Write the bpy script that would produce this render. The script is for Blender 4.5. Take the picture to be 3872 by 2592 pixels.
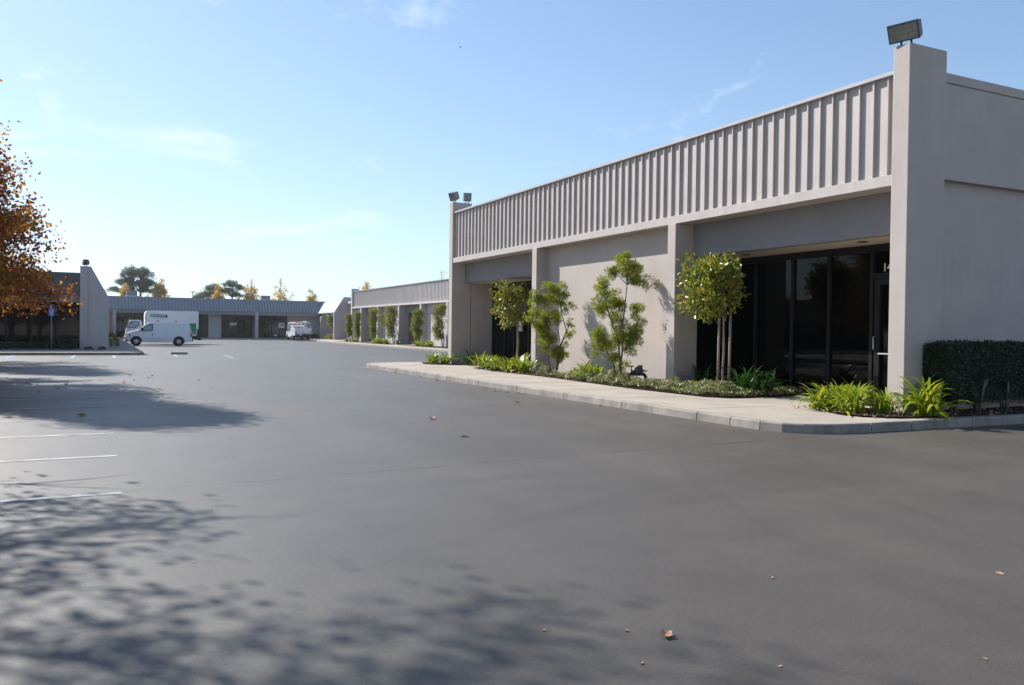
import bpy, bmesh, math, random
import numpy as np
from mathutils import Vector, Matrix
rad = math.radians
for o in list(bpy.data.objects):
    bpy.data.objects.remove(o)
scene = bpy.context.scene
C = scene.collection

# ------------------------------------------------------------------ camera
YAW, PITCH, ROLL = 0.4616, 0.0143, 0.0127
fw = Vector((math.sin(YAW) * math.cos(PITCH), math.cos(YAW) * math.cos(PITCH), -math.sin(PITCH)))
rt = Vector((math.cos(YAW), -math.sin(YAW), 0))
up = rt.cross(fw)
r2 = rt * math.cos(ROLL) + up * math.sin(ROLL)
u2 = -rt * math.sin(ROLL) + up * math.cos(ROLL)
cam_d = bpy.data.cameras.new("camera")
cam = bpy.data.objects.new("camera", cam_d)
C.objects.link(cam)
cam.matrix_world = Matrix(((r2.x, u2.x, -fw.x, 0), (r2.y, u2.y, -fw.y, 0), (r2.z, u2.z, -fw.z, 1.6), (0, 0, 0, 1)))
cam_d.sensor_width = 36.0
cam_d.lens = 3136.9 / 3872 * 36.0
cam_d.clip_start = 0.1
cam_d.clip_end = 5000
scene.camera = cam

# ------------------------------------------------------------------ sky, sun, exposure
SUN_AZ = rad(-25.8)          # measured from +Y, negative = to the left
SUN_EL = rad(37.5)
world = bpy.data.worlds.new("World")
scene.world = world
world.use_nodes = True
wt = world.node_tree
wn, wl = wt.nodes, wt.links
bg = wn["Background"]
sky = wn.new("ShaderNodeTexSky")
sky.sky_type = 'NISHITA'
sky.sun_disc = False
sky.sun_elevation = SUN_EL
sky.sun_rotation = SUN_AZ
sky.altitude = 0
sky.air_density = 1.0
sky.dust_density = 0.25
sky.ozone_density = 2.4
bg.inputs['Strength'].default_value = 0.12
# wispy high cloud, a veil of brighter sky placed by compass direction
geo = wn.new("ShaderNodeTexCoord")
mp = wn.new("ShaderNodeMapping"); mp.inputs['Scale'].default_value = (1.0, 1.0, 3.2)
mp.inputs['Rotation'].default_value = (0, rad(22), 0)
wl.new(geo.outputs['Generated'], mp.inputs['Vector'])
cn = wn.new("ShaderNodeTexNoise"); cn.inputs['Scale'].default_value = 4.2
cn.inputs['Detail'].default_value = 9; cn.inputs['Roughness'].default_value = 0.62; cn.inputs['Distortion'].default_value = 0.6
wl.new(mp.outputs[0], cn.inputs['Vector'])
cr = wn.new("ShaderNodeValToRGB")
cr.color_ramp.elements[0].position = 0.585; cr.color_ramp.elements[0].color = (0, 0, 0, 1)
cr.color_ramp.elements[1].position = 0.86; cr.color_ramp.elements[1].color = (0.9, 0.9, 0.9, 1)
wl.new(cn.outputs['Fac'], cr.inputs['Fac'])
cm = wn.new("ShaderNodeMixRGB")
cm.inputs[2].default_value = (5.2, 5.6, 6.2, 1)
# air glow round the sun rolls off softly instead of burning out: c -> m (1 - exp(-c / m)) for each channel
sep = wn.new("ShaderNodeSeparateColor"); com = wn.new("ShaderNodeCombineColor")
wl.new(sky.outputs[0], sep.inputs[0])
for i_, m_ in enumerate((5.6, 8.2, 12.0)):
    a1 = wn.new("ShaderNodeMath"); a1.operation = 'MULTIPLY'; a1.inputs[1].default_value = -1.0 / m_
    a2 = wn.new("ShaderNodeMath"); a2.operation = 'EXPONENT'
    a3 = wn.new("ShaderNodeMath"); a3.operation = 'MULTIPLY_ADD'; a3.inputs[1].default_value = -m_; a3.inputs[2].default_value = m_
    wl.new(sep.outputs[i_], a1.inputs[0]); wl.new(a1.outputs[0], a2.inputs[0]); wl.new(a2.outputs[0], a3.inputs[0]); wl.new(a3.outputs[0], com.inputs[i_])
wl.new(cr.outputs[0], cm.inputs[0]); wl.new(com.outputs[0], cm.inputs[1])
wl.new(cm.outputs[0], bg.inputs['Color'])

sd = bpy.data.lights.new("sun", 'SUN')
sd.energy = 4.8
sd.angle = rad(0.45)
sd.color = (1.0, 0.975, 0.94)
sun = bpy.data.objects.new("sun", sd)
C.objects.link(sun)
sdir = Vector((math.sin(SUN_AZ) * math.cos(SUN_EL), math.cos(SUN_AZ) * math.cos(SUN_EL), math.sin(SUN_EL)))
sun.rotation_euler = sdir.to_track_quat('Z', 'Y').to_euler()
sun.location = sdir * 200
scene.view_settings.view_transform = 'Standard'
scene.view_settings.look = 'None'
scene.view_settings.gamma = 1
scene.view_settings.exposure = 0.80
scene.view_settings.use_curve_mapping = False
scene.cycles.max_bounces = 8
scene.cycles.transparent_max_bounces = 12

rng = np.random.default_rng(7)
random.seed(7)

# ------------------------------------------------------------------ materials
def new_mat(name):
    m = bpy.data.materials.new(name); m.use_nodes = True
    return m, m.node_tree.nodes, m.node_tree.links, m.node_tree.nodes["Principled BSDF"]

def surf(name, col, rough=0.8, var=0.12, scale=3.0, bump=0.0, bscale=60.0, spec=0.5, metal=0.0, streak=0.0, fine=0.0, coat=0.0):
    """painted / mineral surface with broad blotches, fine grain and optional vertical weather streaks"""
    m, n, l, b = new_mat(name)
    tc = n.new("ShaderNodeTexCoord")
    n1 = n.new("ShaderNodeTexNoise"); n1.inputs['Scale'].default_value = scale; n1.inputs['Detail'].default_value = 6
    l.new(tc.outputs['Object'], n1.inputs['Vector'])
    mr = n.new("ShaderNodeMapRange"); mr.inputs[1].default_value = 0.3; mr.inputs[2].default_value = 0.7
    mr.inputs[3].default_value = 1 - var; mr.inputs[4].default_value = 1 + var
    l.new(n1.outputs['Fac'], mr.inputs[0])
    fac = mr.outputs[0]
    if fine > 0:
        n3 = n.new("ShaderNodeTexNoise"); n3.inputs['Scale'].default_value = bscale * 1.3; n3.inputs['Detail'].default_value = 3
        l.new(tc.outputs['Object'], n3.inputs['Vector'])
        m3 = n.new("ShaderNodeMapRange"); m3.inputs[1].default_value = 0.25; m3.inputs[2].default_value = 0.75
        m3.inputs[3].default_value = 1 - fine; m3.inputs[4].default_value = 1 + fine
        l.new(n3.outputs['Fac'], m3.inputs[0])
        mm = n.new("ShaderNodeMath"); mm.operation = 'MULTIPLY'
        l.new(fac, mm.inputs[0]); l.new(m3.outputs[0], mm.inputs[1]); fac = mm.outputs[0]
    if streak > 0:
        mp = n.new("ShaderNodeMapping"); mp.inputs['Scale'].default_value = (5, 5, 0.25)
        l.new(tc.outputs['Object'], mp.inputs['Vector'])
        n4 = n.new("ShaderNodeTexNoise"); n4.inputs['Scale'].default_value = 1.6; n4.inputs['Detail'].default_value = 5
        l.new(mp.outputs[0], n4.inputs['Vector'])
        m4 = n.new("ShaderNodeMapRange"); m4.inputs[1].default_value = 0.35; m4.inputs[2].default_value = 0.7
        m4.inputs[3].default_value = 1; m4.inputs[4].default_value = 1 - streak
        l.new(n4.outputs['Fac'], m4.inputs[0])
        mm = n.new("ShaderNodeMath"); mm.operation = 'MULTIPLY'
        l.new(fac, mm.inputs[0]); l.new(m4.outputs[0], mm.inputs[1]); fac = mm.outputs[0]
    mx = n.new("ShaderNodeVectorMath"); mx.operation = 'SCALE'
    mx.inputs[0].default_value = col
    l.new(fac, mx.inputs['Scale'])
    l.new(mx.outputs[0], b.inputs['Base Color'])
    b.inputs['Roughness'].default_value = rough
    b.inputs['Specular IOR Level'].default_value = spec
    b.inputs['Metallic'].default_value = metal
    b.inputs['Coat Weight'].default_value = coat
    if bump > 0:
        n2 = n.new("ShaderNodeTexNoise"); n2.inputs['Scale'].default_value = bscale; n2.inputs['Detail'].default_value = 4
        l.new(tc.outputs['Object'], n2.inputs['Vector'])
        bp = n.new("ShaderNodeBump"); bp.inputs['Strength'].default_value = bump; bp.inputs['Distance'].default_value = 0.01
        l.new(n2.outputs['Fac'], bp.inputs['Height']); l.new(bp.outputs[0], b.inputs['Normal'])
    return m

def leafy(name, cols, trans=0.35, rough=0.5, spec=0.4, clump=1.2):
    """leaf material: tint differs leaf by leaf and drifts over the crown"""
    m, n, l, b = new_mat(name)
    g = n.new("ShaderNodeNewGeometry")
    tc = n.new("ShaderNodeTexCoord")
    ns = n.new("ShaderNodeTexNoise"); ns.inputs['Scale'].default_value = clump; ns.inputs['Detail'].default_value = 3
    l.new(tc.outputs['Object'], ns.inputs['Vector'])
    a = n.new("ShaderNodeMapRange"); a.inputs[1].default_value = 0.25; a.inputs[2].default_value = 0.75
    a.inputs[3].default_value = 0; a.inputs[4].default_value = 1
    l.new(ns.outputs['Fac'], a.inputs[0])
    mix = n.new("ShaderNodeMath"); mix.operation = 'MULTIPLY_ADD'; mix.inputs[1].default_value = 0.55
    l.new(g.outputs['Random Per Island'], mix.inputs[0])
    sc = n.new("ShaderNodeMath"); sc.operation = 'MULTIPLY'; sc.inputs[1].default_value = 0.45
    l.new(a.outputs[0], sc.inputs[0]); l.new(sc.outputs[0], mix.inputs[2])
    rp = n.new("ShaderNodeValToRGB")
    el = rp.color_ramp.elements
    el[0].position = 0.0; el[0].color = (*cols[0], 1)
    el[1].position = 1.0; el[1].color = (*cols[-1], 1)
    for i, c in enumerate(cols[1:-1], 1):
        e = el.new(i / (len(cols) - 1)); e.color = (*c, 1)
    l.new(mix.outputs[0], rp.inputs['Fac'])
    l.new(rp.outputs[0], b.inputs['Base Color'])
    b.inputs['Roughness'].default_value = rough
    b.inputs['Specular IOR Level'].default_value = spec
    t = n.new("ShaderNodeBsdfTranslucent")
    l.new(rp.outputs[0], t.inputs['Color'])
    ms = n.new("ShaderNodeMixShader"); ms.inputs[0].default_value = trans
    l.new(b.outputs[0], ms.inputs[1]); l.new(t.outputs[0], ms.inputs[2])
    l.new(ms.outputs[0], n["Material Output"].inputs['Surface'])
    return m

def glassy(name, tint, refl=1.0):
    """tinted window glass: see-through but dark, mirror reflection rising towards grazing"""
    m, n, l, b = new_mat(name)
    n.remove(b)
    tr = n.new("ShaderNodeBsdfTransparent"); tr.inputs[0].default_value = (*tint, 1)
    gl = n.new("ShaderNodeBsdfGlossy"); gl.inputs['Roughness'].default_value = 0.015
    gl.inputs['Color'].default_value = (refl, refl, refl, 1)
    fr = n.new("ShaderNodeFresnel"); fr.inputs['IOR'].default_value = 1.5
    ms = n.new("ShaderNodeMixShader")
    l.new(fr.outputs[0], ms.inputs[0]); l.new(tr.outputs[0], ms.inputs[1]); l.new(gl.outputs[0], ms.inputs[2])
    l.new(ms.outputs[0], n["Material Output"].inputs['Surface'])
    return m

M = {}
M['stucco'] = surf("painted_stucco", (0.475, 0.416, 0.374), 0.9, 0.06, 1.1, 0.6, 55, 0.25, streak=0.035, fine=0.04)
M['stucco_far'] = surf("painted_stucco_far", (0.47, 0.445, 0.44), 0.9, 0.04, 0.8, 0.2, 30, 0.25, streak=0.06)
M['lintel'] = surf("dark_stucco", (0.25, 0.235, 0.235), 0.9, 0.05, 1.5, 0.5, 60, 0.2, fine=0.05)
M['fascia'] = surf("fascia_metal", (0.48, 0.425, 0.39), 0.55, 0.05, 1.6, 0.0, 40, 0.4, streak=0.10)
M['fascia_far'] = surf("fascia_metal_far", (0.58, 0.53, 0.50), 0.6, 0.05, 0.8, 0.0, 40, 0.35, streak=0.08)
M['mansard'] = surf("mansard_metal", (0.36, 0.35, 0.37), 0.6, 0.06, 0.6, 0.0, 40, 0.35, streak=0.12)
M['coping'] = surf("coping_metal", (0.42, 0.40, 0.40), 0.5, 0.08, 2, 0.0, 40, 0.4)
M['fascia_dark'] = surf('dark_brown_fascia', (0.12, 0.112, 0.11), 0.7, 0.06, 0.8)  # dark brown base colour of the left building's fascia
M['batten_shade'] = surf('batten_metal_shade', (0.20, 0.20, 0.22), 0.6, 0.08, 2)  # far roof battens coloured darker to stand in for the ribs' shadow side
M['ceiling'] = surf("soffit_plaster", (0.60, 0.51, 0.43), 0.9, 0.03, 2, 0.2, 70, 0.2)
M['bronze'] = surf("bronze_frame", (0.011, 0.010, 0.010), 0.5, 0.1, 4, 0, 30, 0.2)
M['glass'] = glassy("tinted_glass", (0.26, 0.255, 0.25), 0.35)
M['glass_far'] = glassy("tinted_glass_far", (0.05, 0.048, 0.046), 0.4)
M['glass_car'] = glassy("car_glass", (0.55, 0.62, 0.6), 1.0)
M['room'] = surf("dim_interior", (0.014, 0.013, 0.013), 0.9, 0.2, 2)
M['blind'] = surf("window_blind", (0.42, 0.38, 0.33), 0.6, 0.05, 6)
M['white_paint'] = surf("white_number", (0.8, 0.8, 0.8), 0.5, 0.05, 10)
M['roof'] = surf("gravel_roof", (0.3, 0.29, 0.28), 0.95, 0.2, 4, 0.5, 30)
M['concrete'] = surf("sidewalk_concrete", (0.355, 0.305, 0.25), 0.9, 0.12, 0.9, 0.35, 120, 0.3, fine=0.08)
M['kerb'] = surf("kerb_concrete", (0.30, 0.27, 0.235), 0.92, 0.25, 2.2, 0.5, 60, 0.3, streak=0.25, fine=0.12)
M['soil'] = surf("bark_soil", (0.055, 0.036, 0.025), 1.0, 0.5, 9, 1.0, 40, 0.1, fine=0.4)
M['stripe'] = surf("worn_white_line", (0.38, 0.38, 0.37), 0.8, 0.4, 4, 0.3, 60, 0.3, fine=0.45)
M['stripe_blue'] = surf("worn_blue_line", (0.22, 0.36, 0.60), 0.8, 0.2, 5, 0.3, 90, 0.3, fine=0.2)
M['dark_metal'] = surf("dark_lamp_metal", (0.06, 0.065, 0.075), 0.45, 0.15, 8, 0, 30, 0.5)
M['grey_metal'] = surf("grey_lamp_metal", (0.20, 0.21, 0.21), 0.5, 0.15, 8, 0, 30, 0.5)
M['lamp_glass'] = glassy("lamp_glass", (0.95, 0.97, 0.97), 1.0)
M['reflector'] = surf("lamp_reflector", (0.85, 0.85, 0.80), 0.4, 0.3, 9, 0.3, 14, 0.6, metal=0.15)
M['bulb'] = surf("lamp_bulb", (0.75, 0.75, 0.7), 0.2, 0.05, 10)
M['bark'] = surf("grey_bark", (0.14, 0.115, 0.095), 0.95, 0.3, 8, 0.8, 25, 0.2)
M['bark_pale'] = surf("pale_bark", (0.26, 0.21, 0.17), 0.95, 0.25, 9, 0.6, 30, 0.2)
M['bark_far'] = surf("far_bark", (0.10, 0.085, 0.075), 0.95, 0.2, 3)
M['stake'] = surf("weathered_stake", (0.30, 0.24, 0.20), 0.9, 0.25, 14, 0.5, 60, 0.2)
M['rubber'] = surf("tyre_rubber", (0.018, 0.018, 0.019), 0.85, 0.2, 12, 0.3, 60, 0.3)
M['steel'] = surf("bright_steel", (0.62, 0.63, 0.65), 0.28, 0.08, 10, 0, 30, 0.6, metal=0.6)
M['van_white'] = surf("white_van_paint", (0.80, 0.81, 0.83), 0.32, 0.04, 1.5, 0, 30, 0.5, coat=0.4)
M['truck_white'] = surf("white_truck_panel", (0.76, 0.77, 0.79), 0.45, 0.05, 1.2, 0, 30, 0.5)
M['truck_green'] = surf("green_panel", (0.02, 0.19, 0.075), 0.5, 0.06, 3)
M['logo_green'] = surf("logo_green", (0.03, 0.26, 0.15), 0.5, 0.05, 6)
M['logo_dark'] = surf("logo_dark", (0.03, 0.04, 0.07), 0.5, 0.05, 6)
M['chassis'] = surf("dark_chassis", (0.02, 0.02, 0.022), 0.8, 0.2, 6)
M['red_lens'] = surf("red_lens", (0.28, 0.02, 0.025), 0.25, 0.1, 12)
M['amber_lens'] = surf("amber_lens", (0.55, 0.17, 0.02), 0.25, 0.1, 12)
M['clear_lens'] = surf("clear_lens", (0.75, 0.76, 0.75), 0.15, 0.1, 12)
M['interior'] = surf("vehicle_interior", (0.07, 0.07, 0.075), 0.9, 0.1, 6)
M['sign_blue'] = surf("sign_blue", (0.022, 0.06, 0.30), 0.5, 0.08, 6)
M['sign_white'] = surf("sign_white", (0.62, 0.66, 0.75), 0.5, 0.06, 6)
M['galv'] = surf("galvanised_post", (0.30, 0.31, 0.33), 0.5, 0.1, 9, metal=0.3)
M['pipe_dark'] = surf("dark_iron_pipe", (0.035, 0.037, 0.04), 0.5, 0.25, 14, 0.4, 40, 0.5)
M['pipe_rust'] = surf("rusty_handle", (0.16, 0.055, 0.04), 0.8, 0.25, 14)
M['meter_grey'] = surf("meter_grey", (0.05, 0.055, 0.06), 0.5, 0.15, 14)
M['plastic_white'] = surf("white_plastic", (0.6, 0.58, 0.54), 0.5, 0.05, 8)
M['tool_orange'] = surf("orange_plastic", (0.5, 0.14, 0.10), 0.6, 0.1, 8)
M['tool_yellow'] = surf("yellow_wood", (0.55, 0.42, 0.22), 0.7, 0.1, 8)
M['tool_grey'] = surf("grey_box", (0.33, 0.34, 0.35), 0.6, 0.1, 8)
M['wire'] = surf("power_wire", (0.25, 0.26, 0.28), 0.7, 0.05, 3)
M['hvac'] = surf("hvac_metal", (0.22, 0.21, 0.25), 0.6, 0.1, 2)
M['autumn'] = leafy("autumn_leaves", [(0.11, 0.045, 0.032), (0.18, 0.062, 0.034), (0.29, 0.095, 0.034), (0.42, 0.15, 0.03), (0.54, 0.24, 0.026), (0.46, 0.32, 0.03), (0.20, 0.21, 0.03)], 0.5, 0.7, 0.15, 0.7)
M['autumn_dull'] = leafy("dull_autumn_leaves", [(0.05, 0.026, 0.022), (0.09, 0.04, 0.025), (0.14, 0.055, 0.03), (0.2, 0.08, 0.03)], 0.3, 0.6, 0.3, 0.6)
M['strap'] = leafy("strap_leaves", [(0.08, 0.14, 0.012), (0.17, 0.25, 0.014), (0.29, 0.36, 0.02), (0.45, 0.43, 0.035), (0.60, 0.46, 0.14)], 0.35, 0.35, 0.5, 0.9)
M['strap_dark'] = leafy("dark_strap_leaves", [(0.02, 0.055, 0.014), (0.035, 0.09, 0.016), (0.055, 0.12, 0.02), (0.08, 0.14, 0.03)], 0.3, 0.3, 0.55, 0.9)
M['feather'] = leafy("feathery_leaves", [(0.05, 0.08, 0.014), (0.12, 0.17, 0.016), (0.27, 0.31, 0.022), (0.46, 0.47, 0.03), (0.56, 0.48, 0.05)], 0.42, 0.5, 0.35, 1.6)
M['broad'] = leafy("broad_glossy_leaves", [(0.035, 0.055, 0.014), (0.08, 0.12, 0.018), (0.17, 0.21, 0.022), (0.32, 0.33, 0.035), (0.42, 0.33, 0.05), (0.34, 0.13, 0.04)], 0.3, 0.27, 0.6, 3.0)
M['cover'] = leafy("ground_cover_leaves", [(0.06, 0.09, 0.02), (0.14, 0.18, 0.035), (0.28, 0.29, 0.09), (0.46, 0.44, 0.27), (0.30, 0.21, 0.08)], 0.2, 0.4, 0.5, 3.0)
M['hedge'] = leafy("hedge_leaves", [(0.016, 0.030, 0.014), (0.024, 0.044, 0.019), (0.035, 0.058, 0.026), (0.055, 0.075, 0.036)], 0.2, 0.4, 0.5, 2.0)
M['topiary'] = leafy("topiary_leaves", [(0.09, 0.12, 0.016), (0.16, 0.19, 0.02), (0.26, 0.27, 0.025), (0.38, 0.34, 0.035), (0.36, 0.24, 0.04)], 0.35, 0.5, 0.35, 1.0)
M['pine'] = leafy("pine_needles", [(0.08, 0.105, 0.07), (0.11, 0.14, 0.085), (0.15, 0.18, 0.10), (0.20, 0.22, 0.12)], 0.5, 0.7, 0.2, 0.25)
M['poplar'] = leafy("yellow_leaves", [(0.40, 0.26, 0.06), (0.55, 0.38, 0.08), (0.65, 0.42, 0.06), (0.60, 0.30, 0.07)], 0.55, 0.7, 0.2, 0.3)
M['dry_leaf'] = leafy("fallen_dry_leaf", [(0.22, 0.10, 0.06), (0.40, 0.23, 0.14), (0.58, 0.40, 0.27), (0.68, 0.50, 0.36)], 0.15, 0.7, 0.2, 8.0)
M['bird'] = surf("bird_feathers", (0.08, 0.07, 0.07), 0.8, 0.1, 8)

# asphalt: worn, slightly shiny where the sun grazes it, tyre-polished bands, one long seam
def make_asphalt():
    m, n, l, b = new_mat("worn_asphalt")
    tc = n.new("ShaderNodeTexCoord")
    def noise(scale, detail=5, sc=(1, 1, 1), rot=0, dist=0):
        mp = n.new("ShaderNodeMapping"); mp.inputs['Scale'].default_value = sc; mp.inputs['Rotation'].default_value = (0, 0, rot)
        l.new(tc.outputs['Object'], mp.inputs['Vector'])
        t = n.new("ShaderNodeTexNoise"); t.inputs['Scale'].default_value = scale; t.inputs['Detail'].default_value = detail
        t.inputs['Distortion'].default_value = dist
        l.new(mp.outputs[0], t.inputs['Vector']); return t.outputs['Fac']
    def rng_(x, a, b_, c, d):
        r = n.new("ShaderNodeMapRange"); r.inputs[1].default_value = a; r.inputs[2].default_value = b_
        r.inputs[3].default_value = c; r.inputs[4].default_value = d
        l.new(x, r.inputs[0]); return r.outputs[0]
    def mul(x, y):
        k = n.new("ShaderNodeMath"); k.operation = 'MULTIPLY'
        l.new(x, k.inputs[0]); l.new(y, k.inputs[1]); return k.outputs[0]
    f = rng_(noise(0.12, 5, dist=0.8), 0.3, 0.7, 0.88, 1.12)
    f = mul(f, rng_(noise(0.9, 6, (1.0, 0.16, 1), rad(35), 0.4), 0.3, 0.7, 0.90, 1.09))
    f = mul(f, rng_(noise(0.8, 6, (0.14, 1.0, 1), rad(8), 0.4), 0.3, 0.7, 0.92, 1.08))
    f = mul(f, rng_(noise(2.5, 6), 0.3, 0.7, 0.93, 1.07))
    f = mul(f, rng_(noise(160, 4), 0.3, 0.7, 0.45, 1.55))
    f = mul(f, rng_(noise(34, 4), 0.3, 0.7, 0.86, 1.14))
    vc = n.new("ShaderNodeTexVoronoi"); vc.inputs['Scale'].default_value = 26
    l.new(tc.outputs['Object'], vc.inputs['Vector'])
    f = mul(f, rng_(vc.outputs['Distance'], 0.05, 0.16, 1.5, 1.0))
    # scattered pits and pale chips
    vo = n.new("ShaderNodeTexVoronoi"); vo.inputs['Scale'].default_value = 9
    l.new(tc.outputs['Object'], vo.inputs['Vector'])
    f = mul(f, rng_(vo.outputs['Distance'], 0.02, 0.06, 0.55, 1.0))
    for (cx_, cy_, R_, wd, amt) in ((16.5, 1.5, 10.5, 0.16, 0.93), (16.5, 1.5, 12.1, 0.16, 0.93), (-9.0, 24.0, 15.5, 0.2, 1.06), (-9.0, 24.0, 17.2, 0.2, 1.06), (12, -14, 22.0, 0.14, 0.94), (12, -14, 23.6, 0.14, 0.94), (4, 60, 52.0, 0.2, 0.95), (4, 60, 53.7, 0.2, 0.95)):
        vd = n.new("ShaderNodeVectorMath"); vd.operation = 'DISTANCE'; vd.inputs[1].default_value = (cx_, cy_, 0)
        l.new(tc.outputs['Object'], vd.inputs[0])
        s1 = n.new("ShaderNodeMath"); s1.operation = 'SUBTRACT'; s1.inputs[1].default_value = R_; l.new(vd.outputs['Value'], s1.inputs[0])
        s2 = n.new("ShaderNodeMath"); s2.operation = 'ABSOLUTE'; l.new(s1.outputs[0], s2.inputs[0])
        f = mul(f, rng_(s2.outputs[0], 0.02, wd, amt, 1.0))
    v2 = n.new("ShaderNodeTexVoronoi"); v2.inputs['Scale'].default_value = 0.55
    l.new(tc.outputs['Object'], v2.inputs['Vector'])
    f = mul(f, rng_(v2.outputs['Distance'], 0.03, 0.14, 0.80, 1.0))
    # long paving seam, y = 8.85 + 0.072 (x - 0.77), wavering
    sx = n.new("ShaderNodeSeparateXYZ"); l.new(tc.outputs['Object'], sx.inputs[0])
    a = n.new("ShaderNodeMath"); a.operation = 'MULTIPLY_ADD'; a.inputs[1].default_value = -0.072; a.inputs[2].default_value = -8.795
    l.new(sx.outputs[0], a.inputs[0])
    d = n.new("ShaderNodeMath"); d.operation = 'ADD'; l.new(sx.outputs[1], d.inputs[0]); l.new(a.outputs[0], d.inputs[1])
    w = rng_(noise(1.6, 6), 0, 1, -0.09, 0.09)
    d2 = n.new("ShaderNodeMath"); d2.operation = 'ADD'; l.new(d.outputs[0], d2.inputs[0]); l.new(w, d2.inputs[1])
    d3 = n.new("ShaderNodeMath"); d3.operation = 'ABSOLUTE'; l.new(d2.outputs[0], d3.inputs[0])
    seam = rng_(d3.outputs[0], 0.006, 0.034, 0.15, 1.0)
    gate = rng_(noise(1.1, 4), 0.42, 0.6, 0.45, 1.0)
    mxs = n.new("ShaderNodeMath"); mxs.operation = 'MAXIMUM'; l.new(seam, mxs.inputs[0]); l.new(gate, mxs.inputs[1])
    f = mul(f, mxs.outputs[0])
    col = n.new("ShaderNodeVectorMath"); col.operation = 'SCALE'; col.inputs[0].default_value = (0.078, 0.067, 0.055)
    l.new(f, col.inputs['Scale']); l.new(col.outputs[0], b.inputs['Base Color'])
    b.inputs['Roughness'].default_value = 0.58
    b.inputs['Specular IOR Level'].default_value = 0.55
    rr = rng_(noise(0.35, 5, dist=0.5), 0.3, 0.7, 0.50, 0.60)
    l.new(rr, b.inputs['Roughness']); b.inputs['Specular IOR Level'].default_value = 0.5
    bp = n.new("ShaderNodeBump"); bp.inputs['Strength'].default_value = 0.4; bp.inputs['Distance'].default_value = 0.004
    l.new(noise(330, 3), bp.inputs['Height']); l.new(bp.outputs[0], b.inputs['Normal'])
    return m
M['asphalt'] = make_asphalt()

# ------------------------------------------------------------------ mesh helpers
def tag(o, label=None, cat=None, group=None, kind=None):
    if label: o['label'] = label
    if cat: o['category'] = cat
    if group: o['group'] = group
    if kind: o['kind'] = kind
    return o

def empty(name, loc, label, cat, group=None, rz=0.0):
    o = bpy.data.objects.new(name, None); C.objects.link(o)
    o.location = loc; o.rotation_euler = (0, 0, rz); o.empty_display_size = 0.2
    return tag(o, label, cat, group)

def link_mesh(name, me, mat, parent=None):
    me.name = name
    o = bpy.data.objects.new(name, me); C.objects.link(o)
    if mat: me.materials.append(mat)
    if parent: o.parent = parent
    return o

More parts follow.
